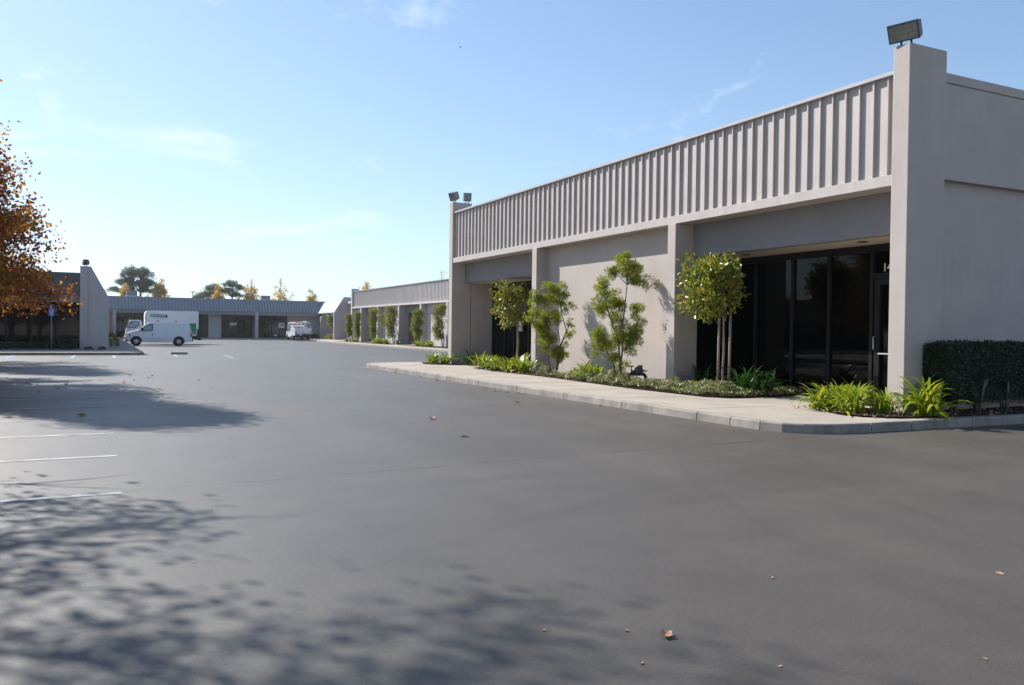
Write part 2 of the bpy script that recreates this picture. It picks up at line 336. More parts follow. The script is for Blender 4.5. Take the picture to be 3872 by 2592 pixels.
class MB:
    """collects shapes and links them as ONE mesh; off is subtracted so world coordinates can be used under a parent"""
    def __init__(s, off=(0, 0, 0)):
        s.v = []; s.f = []; s.off = off; s.sm = []
    def add(s, vs, fs, smooth=False):
        k = len(s.v); s.v += [tuple(map(float, p)) for p in vs]
        s.f += [tuple(i + k for i in f) for f in fs]; s.sm += [smooth] * len(fs)
    def box(s, x0, x1, y0, y1, z0, z1):
        s.add([(x0, y0, z0), (x1, y0, z0), (x1, y1, z0), (x0, y1, z0), (x0, y0, z1), (x1, y0, z1), (x1, y1, z1), (x0, y1, z1)],
              [(3, 2, 1, 0), (4, 5, 6, 7), (0, 1, 5, 4), (1, 2, 6, 5), (2, 3, 7, 6), (3, 0, 4, 7)])
    def quad(s, *p): s.add(p, [tuple(range(len(p)))])
    def prism(s, poly, axis, a, b):
        """poly of 2-D points in the plane across axis, extruded from a to b"""
        def P(p, t):
            return {'x': (t, p[0], p[1]), 'y': (p[0], t, p[1]), 'z': (p[0], p[1], t)}[axis]
        n = len(poly)
        s.add([P(p, a) for p in poly] + [P(p, b) for p in poly],
              [tuple(range(n))[::-1], tuple(range(n, 2 * n))] + [(i, (i + 1) % n, n + (i + 1) % n, n + i) for i in range(n)])
    def tube(s, pts, r, n=8, smooth=True):
        pts = [Vector(p) for p in pts]
        rs = r if isinstance(r, (list, tuple)) else [r] * len(pts)
        vs = []; fs = []
        u = None
        for i, p in enumerate(pts):
            t = (pts[min(i + 1, len(pts) - 1)] - pts[max(i - 1, 0)]).normalized()
            if u is None:
                u = t.orthogonal().normalized()
            u = (u - t * u.dot(t)).normalized()
            w = t.cross(u)
            for k in range(n):
                a = 2 * math.pi * k / n
                vs.append(p + (u * math.cos(a) + w * math.sin(a)) * rs[i])
        for i in range(len(pts) - 1):
            for k in range(n):
                fs.append((i * n + k, i * n + (k + 1) % n, (i + 1) * n + (k + 1) % n, (i + 1) * n + k))
        fs.append(tuple(range(n))[::-1]); fs.append(tuple((len(pts) - 1) * n + k for k in range(n)))
        s.add(vs, fs, smooth)
    def cyl(s, c, axis, r, h, n=20, r2=None):
        a = {'x': Vector((1, 0, 0)), 'y': Vector((0, 1, 0)), 'z': Vector((0, 0, 1))}[axis]
        c = Vector(c)
        s.tube([c - a * h / 2, c + a * h / 2], [r, r if r2 is None else r2], n)
    def lathe(s, c, axis, prof, n=24):
        """prof: list of (radius, offset along axis)"""
        e = {'x': ((0, 1, 0), (0, 0, 1), (1, 0, 0)), 'y': ((0, 0, 1), (1, 0, 0), (0, 1, 0)), 'z': ((1, 0, 0), (0, 1, 0), (0, 0, 1))}[axis]
        U, W, A = map(Vector, e); c = Vector(c)
        vs = []; fs = []
        for r, t in prof:
            for k in range(n):
                a = 2 * math.pi * k / n
                vs.append(c + U * r * math.cos(a) + W * r * math.sin(a) + A * t)
        for i in range(len(prof) - 1):
            for k in range(n):
                fs.append((i * n + k, i * n + (k + 1) % n, (i + 1) * n + (k + 1) % n, (i + 1) * n + k))
        s.add(vs, fs, True)
    def build(s, name, mat, parent=None, bevel=0.0, seg=2, label=None):
        me = bpy.data.meshes.new(name)
        ox, oy, oz = s.off
        me.from_pydata([(x - ox, y - oy, z - oz) for x, y, z in s.v], [], s.f)
        me.polygons.foreach_set("use_smooth", s.sm)
        bm = bmesh.new(); bm.from_mesh(me); bmesh.ops.recalc_face_normals(bm, faces=bm.faces); bm.to_mesh(me); bm.free()
        o = link_mesh(name, me, mat, parent)
        if bevel > 0:
            b = o.modifiers.new("edge", 'BEVEL'); b.width = bevel; b.segments = seg; b.limit_method = 'ANGLE'; b.angle_limit = rad(40)
        if label: o['label'] = label
        return o

def struct(o): o['kind'] = 'structure'; return o

def np_mesh(name, V, F, mat, parent=None, smooth=False):
    V = np.asarray(V, dtype=np.float32); F = np.asarray(F, dtype=np.int32)
    me = bpy.data.meshes.new(name)
    me.vertices.add(len(V)); me.vertices.foreach_set("co", V.ravel())
    k = F.shape[1]
    me.loops.add(F.size); me.loops.foreach_set("vertex_index", F.ravel())
    me.polygons.add(len(F)); me.polygons.foreach_set("loop_start", np.arange(len(F), dtype=np.int32) * k)
    me.polygons.foreach_set("loop_total", np.full(len(F), k, dtype=np.int32))
    if smooth: me.polygons.foreach_set("use_smooth", np.ones(len(F), dtype=bool))
    me.update(calc_edges=True)
    return link_mesh(name, me, mat, parent)

def unit(a): return a / (np.linalg.norm(a, axis=-1, keepdims=True) + 1e-9)

def leaf_geo(P, D, L, W, fold=0.25, r=rng):
    """one folded diamond leaf per point P, pointing along D, length L, width W -> two faces sharing the midrib"""
    n = len(P)
    D = unit(D); S = unit(np.cross(D, unit(r.normal(size=(n, 3)))))
    N = np.cross(D, S)
    L = np.broadcast_to(np.asarray(L, float).reshape(-1, 1), (n, 1)); W = np.broadcast_to(np.asarray(W, float).reshape(-1, 1), (n, 1))
    mid = P + D * L * 0.45
    a = P; b = mid + S * W * 0.5 + N * W * fold; c = P + D * L - N * L * 0.08; d = mid - S * W * 0.5 + N * W * fold
    V = np.stack([a, b, c, d], 1).reshape(-1, 3)
    i = np.arange(n)[:, None] * 4
    F = np.concatenate([i + np.array([[0, 1, 2]]), i + np.array([[0, 2, 3]])], 1).reshape(-1, 3)
    return V, F

def merge_geo(parts):
    Vs = []; Fs = []; k = 0
    for V, F in parts:
        Vs.append(V); Fs.append(F + k); k += len(V)
    return np.concatenate(Vs), np.concatenate(Fs)

def copy_tree(o, parent=None):
    c = o.copy(); C.objects.link(c)
    if parent: c.parent = parent
    for ch in list(o.children): copy_tree(ch, c)
    return c

def text_mesh(txt, size, name, mat, parent, loc, rot, extrude=0.004, shear=0.0, sx=1.0):
    cu = bpy.data.curves.new(name, 'FONT'); cu.body = txt; cu.size = size; cu.extrude = extrude; cu.shear = shear
    cu.offset = size * 0.018
    t = bpy.data.objects.new(name, cu); C.objects.link(t)
    dg = bpy.context.evaluated_depsgraph_get()
    me = bpy.data.meshes.new_from_object(t.evaluated_get(dg))
    bpy.data.objects.remove(t)
    o = link_mesh(name, me, None, parent)
    o.data.materials.clear(); o.data.materials.append(mat)
    o.location = loc; o.rotation_euler = rot; o.scale = (sx, 1, 1)
    return o

# ================================================================== SETTING
g = MB(); g.quad((-500, -160, 0), (600, -160, 0), (600, 900, 0), (-500, 900, 0))
struct(g.build("asphalt_lot", M['asphalt']))

def arc(cx, cy, r, a0, a1, n=8):
    return [(cx + r * math.cos(rad(a0 + (a1 - a0) * i / n)), cy + r * math.sin(rad(a0 + (a1 - a0) * i / n))) for i in range(n + 1)]

def kerb_run(mb, pts, w=0.15, h=0.15, seg=2.3, gap=0.016, first=0.0):
    """kerb along a polyline, cut into cast lengths with open joints; inner side is to the right of travel"""
    P = [Vector((x, y)) for x, y in pts]
    L = [0]
    for a, b in zip(P, P[1:]): L.append(L[-1] + (b - a).length)
    def at(t):
        t = max(0, min(L[-1], t))
        for i in range(len(P) - 1):
            if t <= L[i + 1] + 1e-9:
                k = (t - L[i]) / max(L[i + 1] - L[i], 1e-9); d = (P[i + 1] - P[i]).normalized()
                return P[i].lerp(P[i + 1], k), Vector((d.y, -d.x))
    t = 0.0; cut = first or seg
    while t < L[-1] - 0.02:
        e = min(cut, L[-1])
        ts = [t + gap / 2] + [x for x in L if t + gap < x < e - gap] + [e - gap / 2]
        vs = []; fs = []
        for q in ts:
            p, nrm = at(q); i_ = p + nrm * w
            b0 = p - nrm * 0.012; e0 = p + nrm * 0.018
            vs += [(b0.x, b0.y, -0.02), (p.x, p.y, h - 0.02), (e0.x, e0.y, h + 0.002), (i_.x, i_.y, h + 0.002), (i_.x, i_.y, -0.02)]
        n = len(ts)
        for i in range(n - 1):
            for k in range(5):
                fs.append((i * 5 + k, i * 5 + (k + 1) % 5, (i + 1) * 5 + (k + 1) % 5, (i + 1) * 5 + k))
        fs.append((4, 3, 2, 1, 0)); fs.append(tuple((n - 1) * 5 + k for k in range(5)))
        mb.add(vs, fs)
        t = e; cut = e + seg

# near sidewalk: outline in travel order with the slab on the right
outA = [(21, 9.40), (11.4, 9.58)]
outA += [(10.95, 9.60), (10.55, 9.68), (10.2, 9.86), (9.97, 10.12), (9.86, 10.5), (9.83, 11.2)]
outA += [(9.83, 16), (9.83, 24), (9.80, 32.6), (9.86, 33.3), (10.08, 33.95), (10.5, 34.5), (11.2, 34.85), (12.2, 34.95), (16, 34.95)]
k = MB(); kerb_run(k, outA[:2], seg=1.55, first=0.9); kerb_run(k, outA[1:8], seg=2.3, first=2.0); kerb_run(k, outA[7:], seg=2.45, first=0.9)
struct(k.build("near_kerb", M['kerb'], bevel=0.006))
s = MB()
inner = [(20.9, 9.53), (11.4, 9.71), (10.98, 9.73), (10.62, 9.80), (10.3, 9.96), (10.08, 10.2), (9.98, 10.5), (9.95, 11.2), (9.95, 24), (9.92, 32.5), (9.98, 33.2),
         (10.2, 33.85), (10.6, 34.38), (11.2, 34.7), (12.2, 34.8), (16, 34.8), (16, 20), (21, 20)]
s.prism(inner, 'z', -0.05, 0.15)
struct(s.build("near_sidewalk", M['concrete']))
# slab joints: narrow dark grooves across the walk
j = MB()
for y in (12.6, 15.2, 17.8, 20.4, 23.0, 25.6, 28.2, 30.8, 33.2):
    j.box(9.99, 12.25, y - 0.006, y + 0.006, 0.148, 0.1515)
struct(j.build("sidewalk_joint", M['soil']))
# planting beds
def bed(poly, name, z=0.172):
    n = len(poly); cx = sum(p[0] for p in poly) / n; cy = sum(p[1] for p in poly) / n
    bm = bmesh.new()
    vs = [bm.verts.new((x, y, 0.154)) for x, y in poly]
    bm.faces.new(vs)
    r = bmesh.ops.inset_region(bm, faces=bm.faces[:], thickness=0.07, depth=0.0)
    big = max(bm.faces, key=lambda f: f.calc_area())
    for v in big.verts: v.co.z = z + 0.01
    bmesh.ops.recalc_face_normals(bm, faces=bm.faces)
    me = bpy.data.meshes.new(name); bm.to_mesh(me); bm.free()
    return struct(link_mesh(name, me, M['soil']))
bed([(12.25, 14.9), (12.55, 14.42), (13.0, 14.3), (15.2, 14.45), (15.2, 15.0), (14.1, 17.3), (13.72, 17.5), (13.72, 25.2), (13.4, 28.9), (12.75, 29.1), (12.55, 26.0), (12.62, 23.2), (12.3, 19.0), (12.2, 17.5)], "planting_bed")
bed([(12.5, 12.0), (12.0, 10.8), (12.05, 10.35), (12.45, 9.95), (13.3, 9.76), (20.5, 9.58), (20.5, 10.6), (13.5, 10.6), (13.4, 12.3), (12.9, 12.35)], "planting_bed")
bed([(12.2, 32.9), (12.3, 32.3), (13.3, 31.6), (15.1, 31.6), (15.1, 32.44), (13.25, 32.44), (13.25, 34.0), (12.6, 34.2)], "planting_bed")

# parking stripes on the left (stalls run along X)
def stripe(x0, x1, y0, y1, w=0.10, m='stripe', z=0.004):
    b = MB()
    d = Vector((x1 - x0, y1 - y0)).normalized(); nn = Vector((-d.y, d.x)) * w / 2
    b.quad((x0 - nn.x, y0 - nn.y, z), (x1 - nn.x, y1 - nn.y, z), (x1 + nn.x, y1 + nn.y, z), (x0 + nn.x, y0 + nn.y, z))
    return struct(b.build("parking_stripe", M[m]))
for y in (8.74, 11.27, 13.65, 15.9, 18.2, 20.45, 25.7, 28.2, 30.7):
    stripe(-5.4, 0.20 if y < 24 else -1.5, y - 0.15, y)
for (a, b) in (((3.79, 50.6), (3.69, 46.9)), ((6.41, 50.2), (6.13, 44.2))): stripe(*a[:1], b[0], a[1], b[1])
for x in (8.3, 11.2, 14.1, 17.0, 20.0): stripe(x, x - 0.5, 111.0, 104.5)
for x, y0, y1 in ((-1.15, 49.2, 45.6), (0.72, 49.2, 45.4), (-3.9, 49.2, 45.6)): stripe(x, x - 0.06, y0, y1, 0.16, 'stripe_blue')
for y in (76.5, 79.2): stripe(2.4, 7.6, y, y)

# left walk in front of and beside the left building, far walk, back walk
outD = [(-40, 49.6), (1.6, 49.6), (2.05, 49.75), (2.2, 50.2), (2.2, 111.4)]
k = MB(); kerb_run(k, [(x, y) for x, y in outD[::-1]], seg=2.4)
struct(k.build("left_kerb", M['kerb']))
s = MB(); s.prism([(-40, 49.74), (1.55, 49.74), (1.95, 49.9), (2.06, 50.3), (2.06, 111.4), (-40, 111.4)], 'z', -0.05, 0.15)
struct(s.build("left_sidewalk", M['concrete']))
k = MB(); kerb_run(k, [(22.3, 111.4), (2.2, 111.4)], seg=2.4)
struct(k.build("far_kerb", M['kerb']))
s = MB(); s.box(-40, 60, 111.53, 150, -0.05, 0.15)
struct(s.build("far_sidewalk", M['concrete']))
k = MB(); kerb_run(k, [(22.3, 45), (22.3, 94), (22.9, 97.5), (24.0, 101), (23.0, 104.6), (22.3, 107), (22.3, 111.4)], seg=2.4)
struct(k.build("back_kerb", M['kerb']))
s = MB(); s.prism([(22.44, 45), (22.44, 94), (23.04, 97.5), (24.14, 101), (23.14, 104.6), (22.44, 107), (22.44, 111.5), (60, 111.5), (60, 45)], 'z', -0.05, 0.15)
struct(s.build("back_sidewalk", M['concrete']))
b_ = MB(); b_.box(24.0, 26.4, 58, 70.5, 0.14, 0.165); b_.box(24.0, 26.4, 74.5, 84.0, 0.14, 0.165); b_.box(24.0, 26.4, 86.5, 93.5, 0.14, 0.165)
struct(b_.build("planting_bed", M['soil']))
# planter strip with the row of trees, out to the left
b_ = MB(); b_.box(-8.5, -5.5, -10, 49.6, -0.02, 0.14)
struct(b_.build("planter_strip", M['soil']))
k = MB(); kerb_run(k, [(-5.4, 49.5), (-5.4, -10)], seg=2.4)
struct(k.build("planter_kerb", M['kerb']))

# ================================================================== NEAR BUILDING
XP = 13.28
P1, P2, P3, P4 = (10.46, 10.82), (17.31, 17.64), (24.90, 25.23), (32.44, 32.80)
OA = (13.28, 10.46, 0)
A = empty("near_building", OA, "nearest grey stucco building with ribbed metal fascia, tall end pillars and dark recessed storefront", "building")
def mA(): return MB(OA)
XW, XL, XG, ZC, ZS = 13.70, 13.86, 15.20, 3.58, 4.42
def slab_wall(mb, x0, x1, y0, y1, z0, z1): mb.box(x0, x1, y0, y1, z0, z1)
for (y0, y1), top, xr in ((P1, 6.98, 14.30), (P4, 6.98, 14.15)):
    m = mA(); m.box(XP, xr, y0, y1, 0.0, top); m.build("pillar", M['stucco'], A, 0.012)
for (y0, y1) in (P2, P3):
    m = mA(); m.box(XP, 14.02, y0, y1, 0.0, ZS - 0.003); m.build("column", M['stucco'], A, 0.012)
m = mA(); m.box(XW, 13.95, P2[1], P3[0], 0.0, ZS - 0.003); m.build("front_wall", M['stucco'], A)
m = mA(); m.box(14.17, 15.6, P4[0] + 0.01, P4[1] - 0.02, 0.0, 4.2)
m.build("return_wall", M['stucco'], A)
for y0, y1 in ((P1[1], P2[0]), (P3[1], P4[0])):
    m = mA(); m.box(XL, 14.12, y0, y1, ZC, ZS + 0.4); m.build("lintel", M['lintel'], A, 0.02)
# fascia: panel, ribs, bottom trim, soffit
m = mA()
m.box(13.42, 13.70, P1[1], P4[0], ZS + 0.05, 6.50)
y = P1[1] + 0.18
while y < P4[0] - 0.05:
    w = 0.016 + 0.002 * math.sin(y * 9)
    m.box(13.366, 13.421, y - w, y + w, ZS + 0.19, 6.505)
    y += 0.3325
m.build("fascia", M['fascia'], A)
m = mA()
m.prism([(13.305, ZS), (13.305, ZS + 0.20), (13.36, ZS + 0.215), (13.421, ZS + 0.215), (13.421, ZS + 0.03), (XL + 0.02, ZS + 0.03), (XL + 0.02, ZS)], 'y', P1[1], P4[0])
m.build("fascia_trim", M['fascia'], A)
m = mA(); m.box(13.325, 13.85, P1[1], P4[0], 6.505, 6.565); m.box(13.36, 13.40, P1[1], P4[0], 6.565, 6.585)
m.build("coping", M['coping'], A)
# ceilings over the two recesses
cls_ = []
for y0, y1 in ((P1[1] - 0.2, 18.9), (P3[0] - 1.2, P4[0] + 0.02)):
    cl = mA(); cl.box(14.10, 15.62, y0, y1, ZC + 0.004, ZC + 0.1); cls_.append(cl.build("ceiling", M['ceiling'], A))
for y in (12.5, 16.04, 27.6, 30.6):
    cl = cls_[0] if y < 20 else cls_[1]
    l_ = mA(); l_.lathe((14.5, y, ZC), 'z', [(0.0, 0.03), (0.07, 0.03), (0.075, -0.004), (0.105, -0.010), (0.11, 0.004)], 20)
    l_.build("recessed_light", M['bronze'], cl)
# right-hand side wall, with reveal band and parapet cap
m = mA()
YW = 10.58
m.box(14.28, 45, YW, 10.85, 0, 4.36); m.box(14.28, 45, YW + 0.16, 10.85, 4.36, 4.60); m.box(14.28, 45, YW, 10.85, 4.60, 6.42); m.box(14.28, 45, YW + 0.02, 10.85, 6.42, 6.445)
m.build("side_wall", M['stucco'], A)
m = mA(); m.box(14.28, 45, YW - 0.015, 10.9, 6.445, 6.62); m.build("side_coping", M['stucco'], A)
m = mA(); m.box(13.84, 45, 10.83, 32.7, 6.1, 6.4); m.box(15.62, 45, 32.3, 32.5, 0, 6.4); m.box(44.8, 45, 10.83, 32.5, 0, 6.4)
m.build("roof", M['roof'], A)
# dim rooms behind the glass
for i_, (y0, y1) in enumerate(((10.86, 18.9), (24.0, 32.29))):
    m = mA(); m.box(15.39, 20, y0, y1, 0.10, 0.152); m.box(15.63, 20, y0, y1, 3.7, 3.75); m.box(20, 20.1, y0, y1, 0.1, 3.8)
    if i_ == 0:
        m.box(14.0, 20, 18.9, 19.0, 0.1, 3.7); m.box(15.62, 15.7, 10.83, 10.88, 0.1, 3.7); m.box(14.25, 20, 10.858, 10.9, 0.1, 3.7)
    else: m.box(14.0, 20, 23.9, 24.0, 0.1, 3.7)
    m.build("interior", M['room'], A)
# storefront on the right: mullions, panes, door, number
def storefront(ys, zt, name, door=None, dz=2.84):
    f = mA()
    for y in ys: f.box(XG - 0.06, XG + 0.06, y - 0.045, y + 0.045, 0.15, zt)
    f.box(XG - 0.05, XG + 0.05, min(ys), max(ys), zt - 0.16, zt); f.box(XG - 0.05, XG + 0.05, min(ys), max(ys), 0.15, 0.27)
    if door is not None:
        f.box(XG - 0.055, XG + 0.055, door[0], door[1], dz + 0.0, dz + 0.11)
    fo = f.build(name, M['bronze'], A)
    for a, b in zip(ys, ys[1:]):
        g_ = mA(); g_.box(XG - 0.006, XG + 0.006, a + 0.046, b - 0.046, 0.271, zt - 0.161); g_.build("pane", M['glass'], fo)
    return fo
sf = storefront([10.95, 12.79, 13.98, 15.12, 16.39, 17.6, 18.85], ZC, "storefront", (10.95, 12.79))
dr = mA()
for y in (12.62, 11.62): dr.box(XG - 0.075, XG + 0.02, y - 0.07, y + 0.07, 0.16, 2.83)
dr.box(XG - 0.075, XG + 0.02, 11.69, 12.55, 2.70, 2.83); dr.box(XG - 0.075, XG + 0.02, 11.69, 12.55, 0.16, 0.42)
dr.box(XG - 0.075, XG + 0.02, 11.50, 11.55, 0.16, 2.83)
dr = dr.build("door", M['bronze'], A, 0.006)
h_ = mA(); h_.tube([(XG - 0.09, 12.66, 1.28), (XG - 0.13, 12.66, 1.30), (XG - 0.13, 12.66, 1.56), (XG - 0.09, 12.66, 1.58)], 0.012, 8); h_.build("handle", M['steel'], dr)
h_ = mA(); h_.tube([(XG - 0.10, 12.55, 1.20), (XG - 0.10, 11.69, 1.20)], 0.018, 8); h_.build("push_bar", M['galv'], dr)
text_mesh("14", 0.24, "house_number", M['white_paint'], A, (XG - 0.012 - OA[0], 12.55 - OA[1], 2.99), (rad(90), 0, rad(-90)))
bl = mA()
for a, b in ((11.0, 12.74), (12.84, 13.93), (14.03, 15.07)):
    z = 0.32
    while z < 3.38:
        bl.quad((XG + 0.085, a + 0.02, z), (XG + 0.085, b - 0.02, z), (XG + 0.115, b - 0.02, z + 0.034), (XG + 0.115, a + 0.02, z + 0.034)); z += 0.044
bl.build("window_blind", M['blind'], A)
sl = storefront([24.0, 26.3, 27.6, 29.0, 30.3, 31.2, 32.36], ZC, "storefront", (27.6, 30.3), 2.45)
sg = mA(); sg.box(XG - 0.09, XG - 0.066, 29.12, 29.62, 2.30, 2.98); sg.build("door_sign", M['logo_dark'], A)
sg = mA(); sg.box(XG - 0.095, XG - 0.091, 29.12, 29.62, 2.18, 2.56); sg.build("sign_panel", M['sign_blue'], A)
sg = mA()
for q in range(3): sg.box(XG - 0.095, XG - 0.091, 29.52 - q * 0.12 - 0.07, 29.52 - q * 0.12, 2.68, 2.84)
sg.build("sign_lettering", M['plastic_white'], A)
sg = mA(); sg.box(XG - 0.17, XG - 0.07, 29.45, 29.66, 1.58, 2.02); sg.build("lock_box", M['plastic_white'], A, 0.01)
sg = mA(); sg.box(XG - 0.08, XG - 0.065, 31.24, 31.36, 1.72, 1.86); sg.build("door_notice", M['plastic_white'], A)

# floodlights
def floodlight(name, loc, rz, tilt, w, h, d, taper, label, dark=True, glass=True, group=None):
    """box flood on a twin-stem bracket; local -Y is the beam"""
    t = empty(name, loc, label, "floodlight", group, rz)
    body = M['dark_metal'] if dark else M['grey_metal']
    zc = 0.10 + h / 2
    ct, st = math.cos(tilt), math.sin(tilt)
    def R(x, y, z): return (x, y * ct + z * st, -y * st + z * ct + zc)
    hw, hh = w / 2, h / 2
    b = MB()
    fr = [(-hw, -d / 2, -hh), (hw, -d / 2, -hh), (hw, -d / 2, hh), (-hw, -d / 2, hh)]
    bk = [(x * taper, d / 2, z * taper) for x, _, z in fr]
    lip = 0.03
    inn = [(x - math.copysign(lip, x), -d / 2, z - math.copysign(lip, z)) for x, _, z in fr]
    dep = [(x * 0.8, d * 0.15, z * 0.75) for x, _, z in inn]
    vs = [R(*p) for p in fr + bk + inn + dep]
    fs = [(4, 5, 6, 7)] + [(i, (i + 1) % 4, 4 + (i + 1) % 4, 4 + i) for i in range(4)] + [(i, (i + 1) % 4, 8 + (i + 1) % 4, 8 + i) for i in range(4)]
    b.add(vs, fs); b.build("housing", body, t, 0.008)
    r_ = MB(); r_.add([R(*p) for p in inn + dep], [(4, 5, 6, 7)] + [(i, (i + 1) % 4, 4 + (i + 1) % 4, 4 + i) for i in range(4)]); r_.build("reflector", M['reflector'], t)
    q = MB(); q.tube([R(-hw * 0.55, -d * 0.12, 0), R(-hw * 0.5, -d * 0.12, 0), R(hw * 0.35, -d * 0.12, 0), R(hw * 0.5, -d * 0.12, 0)], [0.02, 0.035, 0.035, 0.02], 10); q.build("bulb", M['bulb'], t)
    e_ = 0.004
    q = MB(); q.add([R(x, -d / 2 + e_, z) for x, _, z in inn] + [R(x, -d / 2 + e_ + 0.005, z) for x, _, z in inn], [(0, 1, 2, 3), (7, 6, 5, 4)] + [(i, 4 + i, 4 + (i + 1) % 4, (i + 1) % 4) for i in range(4)])
    q.build("lens", M['lamp_glass'], t)
    s_ = MB()
    for x in (-w * 0.16, w * 0.16):
        s_.tube([(x, 0.02, 0), (x, 0.02, 0.09), R(x, 0.0, -hh + 0.01)], 0.02, 8)
    s_.box(-w * 0.25, w * 0.25, -0.04, 0.07, 0, 0.012)
    s_.build("bracket", body, t)
    return t
floodlight("floodlight", (13.36, 10.62, 6.98), rad(-73), rad(-24), 0.56, 0.34, 0.30, 0.82, "dark wide floodlight tilted down on top of the tall pillar at the right")
floodlight("floodlight", (13.40, 32.60, 6.98), rad(-62), rad(-24), 0.34, 0.36, 0.30, 0.86, "boxy floodlight facing the lot with its lens visible, on the far pillar", False)
floodlight("floodlight", (14.0, 32.60, 6.98), rad(165), rad(8), 0.36, 0.37, 0.30, 0.9, "grey boxy floodlight seen from behind, on the far pillar", False)

# gas meter set in the ground cover
gm = empty("gas_meter", (12.85, 18.3, 0.17), "dark gas meter and pipe assembly standing in the ground cover by the wall", "gas meter")
q = MB()
q.tube([(-0.30, 0.02, 0.0), (-0.30, 0.02, 0.24), (-0.27, 0.02, 0.30), (-0.21, 0.02, 0.315), (0.14, 0.0, 0.315), (0.22, 0, 0.30), (0.27, 0, 0.24), (0.29, 0, 0.0)], 0.045, 10)
q.tube([(-0.14, 0, 0.31), (-0.14, 0, 0.42)], 0.04, 10); q.tube([(0.09, 0, 0.33), (0.09, 0, 0.55)], [0.05, 0.065], 12)
q.build("pipe", M['pipe_dark'], gm)
q = MB(); q.lathe((0.0, -0.06, 0.40), 'y', [(0.0, -0.07), (0.10, -0.065), (0.13, -0.03), (0.13, 0.03), (0.10, 0.07), (0, 0.075)], 18); q.lathe((0.15, 0, 0.40), 'z', [(0, -0.02), (0.14, -0.015), (0.14, 0.015), (0, 0.02)], 16)
q.build("regulator", M['meter_grey'], gm)
q = MB(); q.tube([(-0.20, 0, 0.36), (-0.20, 0, 0.52)], 0.014, 8); q.tube([(-0.28, 0, 0.525), (-0.12, 0, 0.525)], 0.016, 8); q.build("valve_handle", M['pipe_rust'], gm)

# ================================================================== BACK BUILDING (parallel, beyond the near one)
OB = (26.5, 65, 0)
B = empty("back_building", OB, "grey ribbed-fascia building behind the near one, with clipped tall shrubs in front", "building")
def mB(): return MB(OB)
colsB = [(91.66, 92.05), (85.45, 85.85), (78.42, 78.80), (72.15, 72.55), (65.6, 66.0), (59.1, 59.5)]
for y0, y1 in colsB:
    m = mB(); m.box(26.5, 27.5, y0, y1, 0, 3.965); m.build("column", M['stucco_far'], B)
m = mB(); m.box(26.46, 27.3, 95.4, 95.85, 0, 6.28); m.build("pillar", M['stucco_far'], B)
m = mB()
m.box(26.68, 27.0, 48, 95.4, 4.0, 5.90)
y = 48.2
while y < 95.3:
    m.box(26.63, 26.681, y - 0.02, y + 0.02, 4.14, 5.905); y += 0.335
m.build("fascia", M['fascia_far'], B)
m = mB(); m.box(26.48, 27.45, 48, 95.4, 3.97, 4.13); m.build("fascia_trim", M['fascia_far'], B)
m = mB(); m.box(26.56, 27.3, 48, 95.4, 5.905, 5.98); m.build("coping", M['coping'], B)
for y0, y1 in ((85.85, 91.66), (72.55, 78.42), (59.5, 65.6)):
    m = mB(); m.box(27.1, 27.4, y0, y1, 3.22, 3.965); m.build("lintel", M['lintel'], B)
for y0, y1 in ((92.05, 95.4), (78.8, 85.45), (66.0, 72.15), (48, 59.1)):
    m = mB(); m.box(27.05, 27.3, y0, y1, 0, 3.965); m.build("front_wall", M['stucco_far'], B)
m = mB(); m.box(27.3, 55, 48, 95.5, 5.4, 5.8); m.box(28.9, 55, 95.2, 95.6, 0, 5.8); m.build("roof", M['roof'], B)
for y0, y1 in ((85.85, 91.66), (72.55, 78.42), (59.5, 65.6)):
    f = mB()
    for i in range(5):
        yy = y0 + (y1 - y0) * i / 4; f.box(28.75, 28.85, yy - 0.04, yy + 0.04, 0.15, 3.3)
    f.box(28.76, 28.84, y0, y1, 3.1, 3.3); f.box(28.76, 28.84, y0, y1, 0.15, 0.28)
    f = f.build("storefront", M['bronze'], B)
    g_ = mB(); g_.box(28.79, 28.81, y0, y1, 0.28, 3.1); g_.build("pane", M['glass_far'], f)
for y0, y1 in ((85.85, 91.66), (72.55, 78.42), (59.5, 65.6)):
    m = mB(); m.box(27.3, 28.9, y0 - 0.2, y0 - 0.05, 0, 3.9); m.box(27.3, 28.9, y1 + 0.05, y1 + 0.2, 0, 3.9); m.box(27.4, 28.9, y0, y1, 3.225, 3.4); m.box(31, 31.1, y0, y1, 0, 3.4); m.build("recess_wall", M['lintel'], B)

# ================================================================== FAR BUILDING (across the back of the court)
OC = (15, 115, 0)
Fb = empty("far_building", OC, "long low far building with dark ribbed mansard roof and glass shopfronts closing off the lot", "building")
def mC(): return MB(OC)
for x in (1.68, 10.3, 18.92):
    m = mC(); m.box(x - 0.19, x + 0.19, 115.02, 116.6, 0, 3.62); m.build("column", M['stucco_far'], Fb)
m = mC()
m.prism([(115.0, 3.70), (116.6, 5.27), (116.75, 5.27), (116.75, 3.70)], 'x', -2, 28.7)
m.build("mansard_roof", M['mansard'], Fb)
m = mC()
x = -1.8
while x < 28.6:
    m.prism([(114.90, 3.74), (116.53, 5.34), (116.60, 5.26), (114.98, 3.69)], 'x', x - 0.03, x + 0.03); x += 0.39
m.build("roof_batten", M['batten_shade'], Fb)
m = mC(); m.box(-2, 28.7, 116.55, 118, 5.272, 5.36); m.build("coping", M['coping'], Fb)
m = mC(); m.box(-2, 28.2, 115.06, 115.3, 3.22, 3.698); m.build("fascia_band", M['lintel'], Fb)
m = mC(); m.box(-2, 45, 117.5, 140, 4.9, 5.15); m.build("roof", M['roof'], Fb)
for x0, x1 in ((12.9, 14.6), (23.2, 29.0), (-2, 1.5), (7.0, 9.0)):
    m = mC(); m.box(x0, x1, 116.5, 116.7, 0, 3.5); m.build("front_wall", M['stucco_far'], Fb)
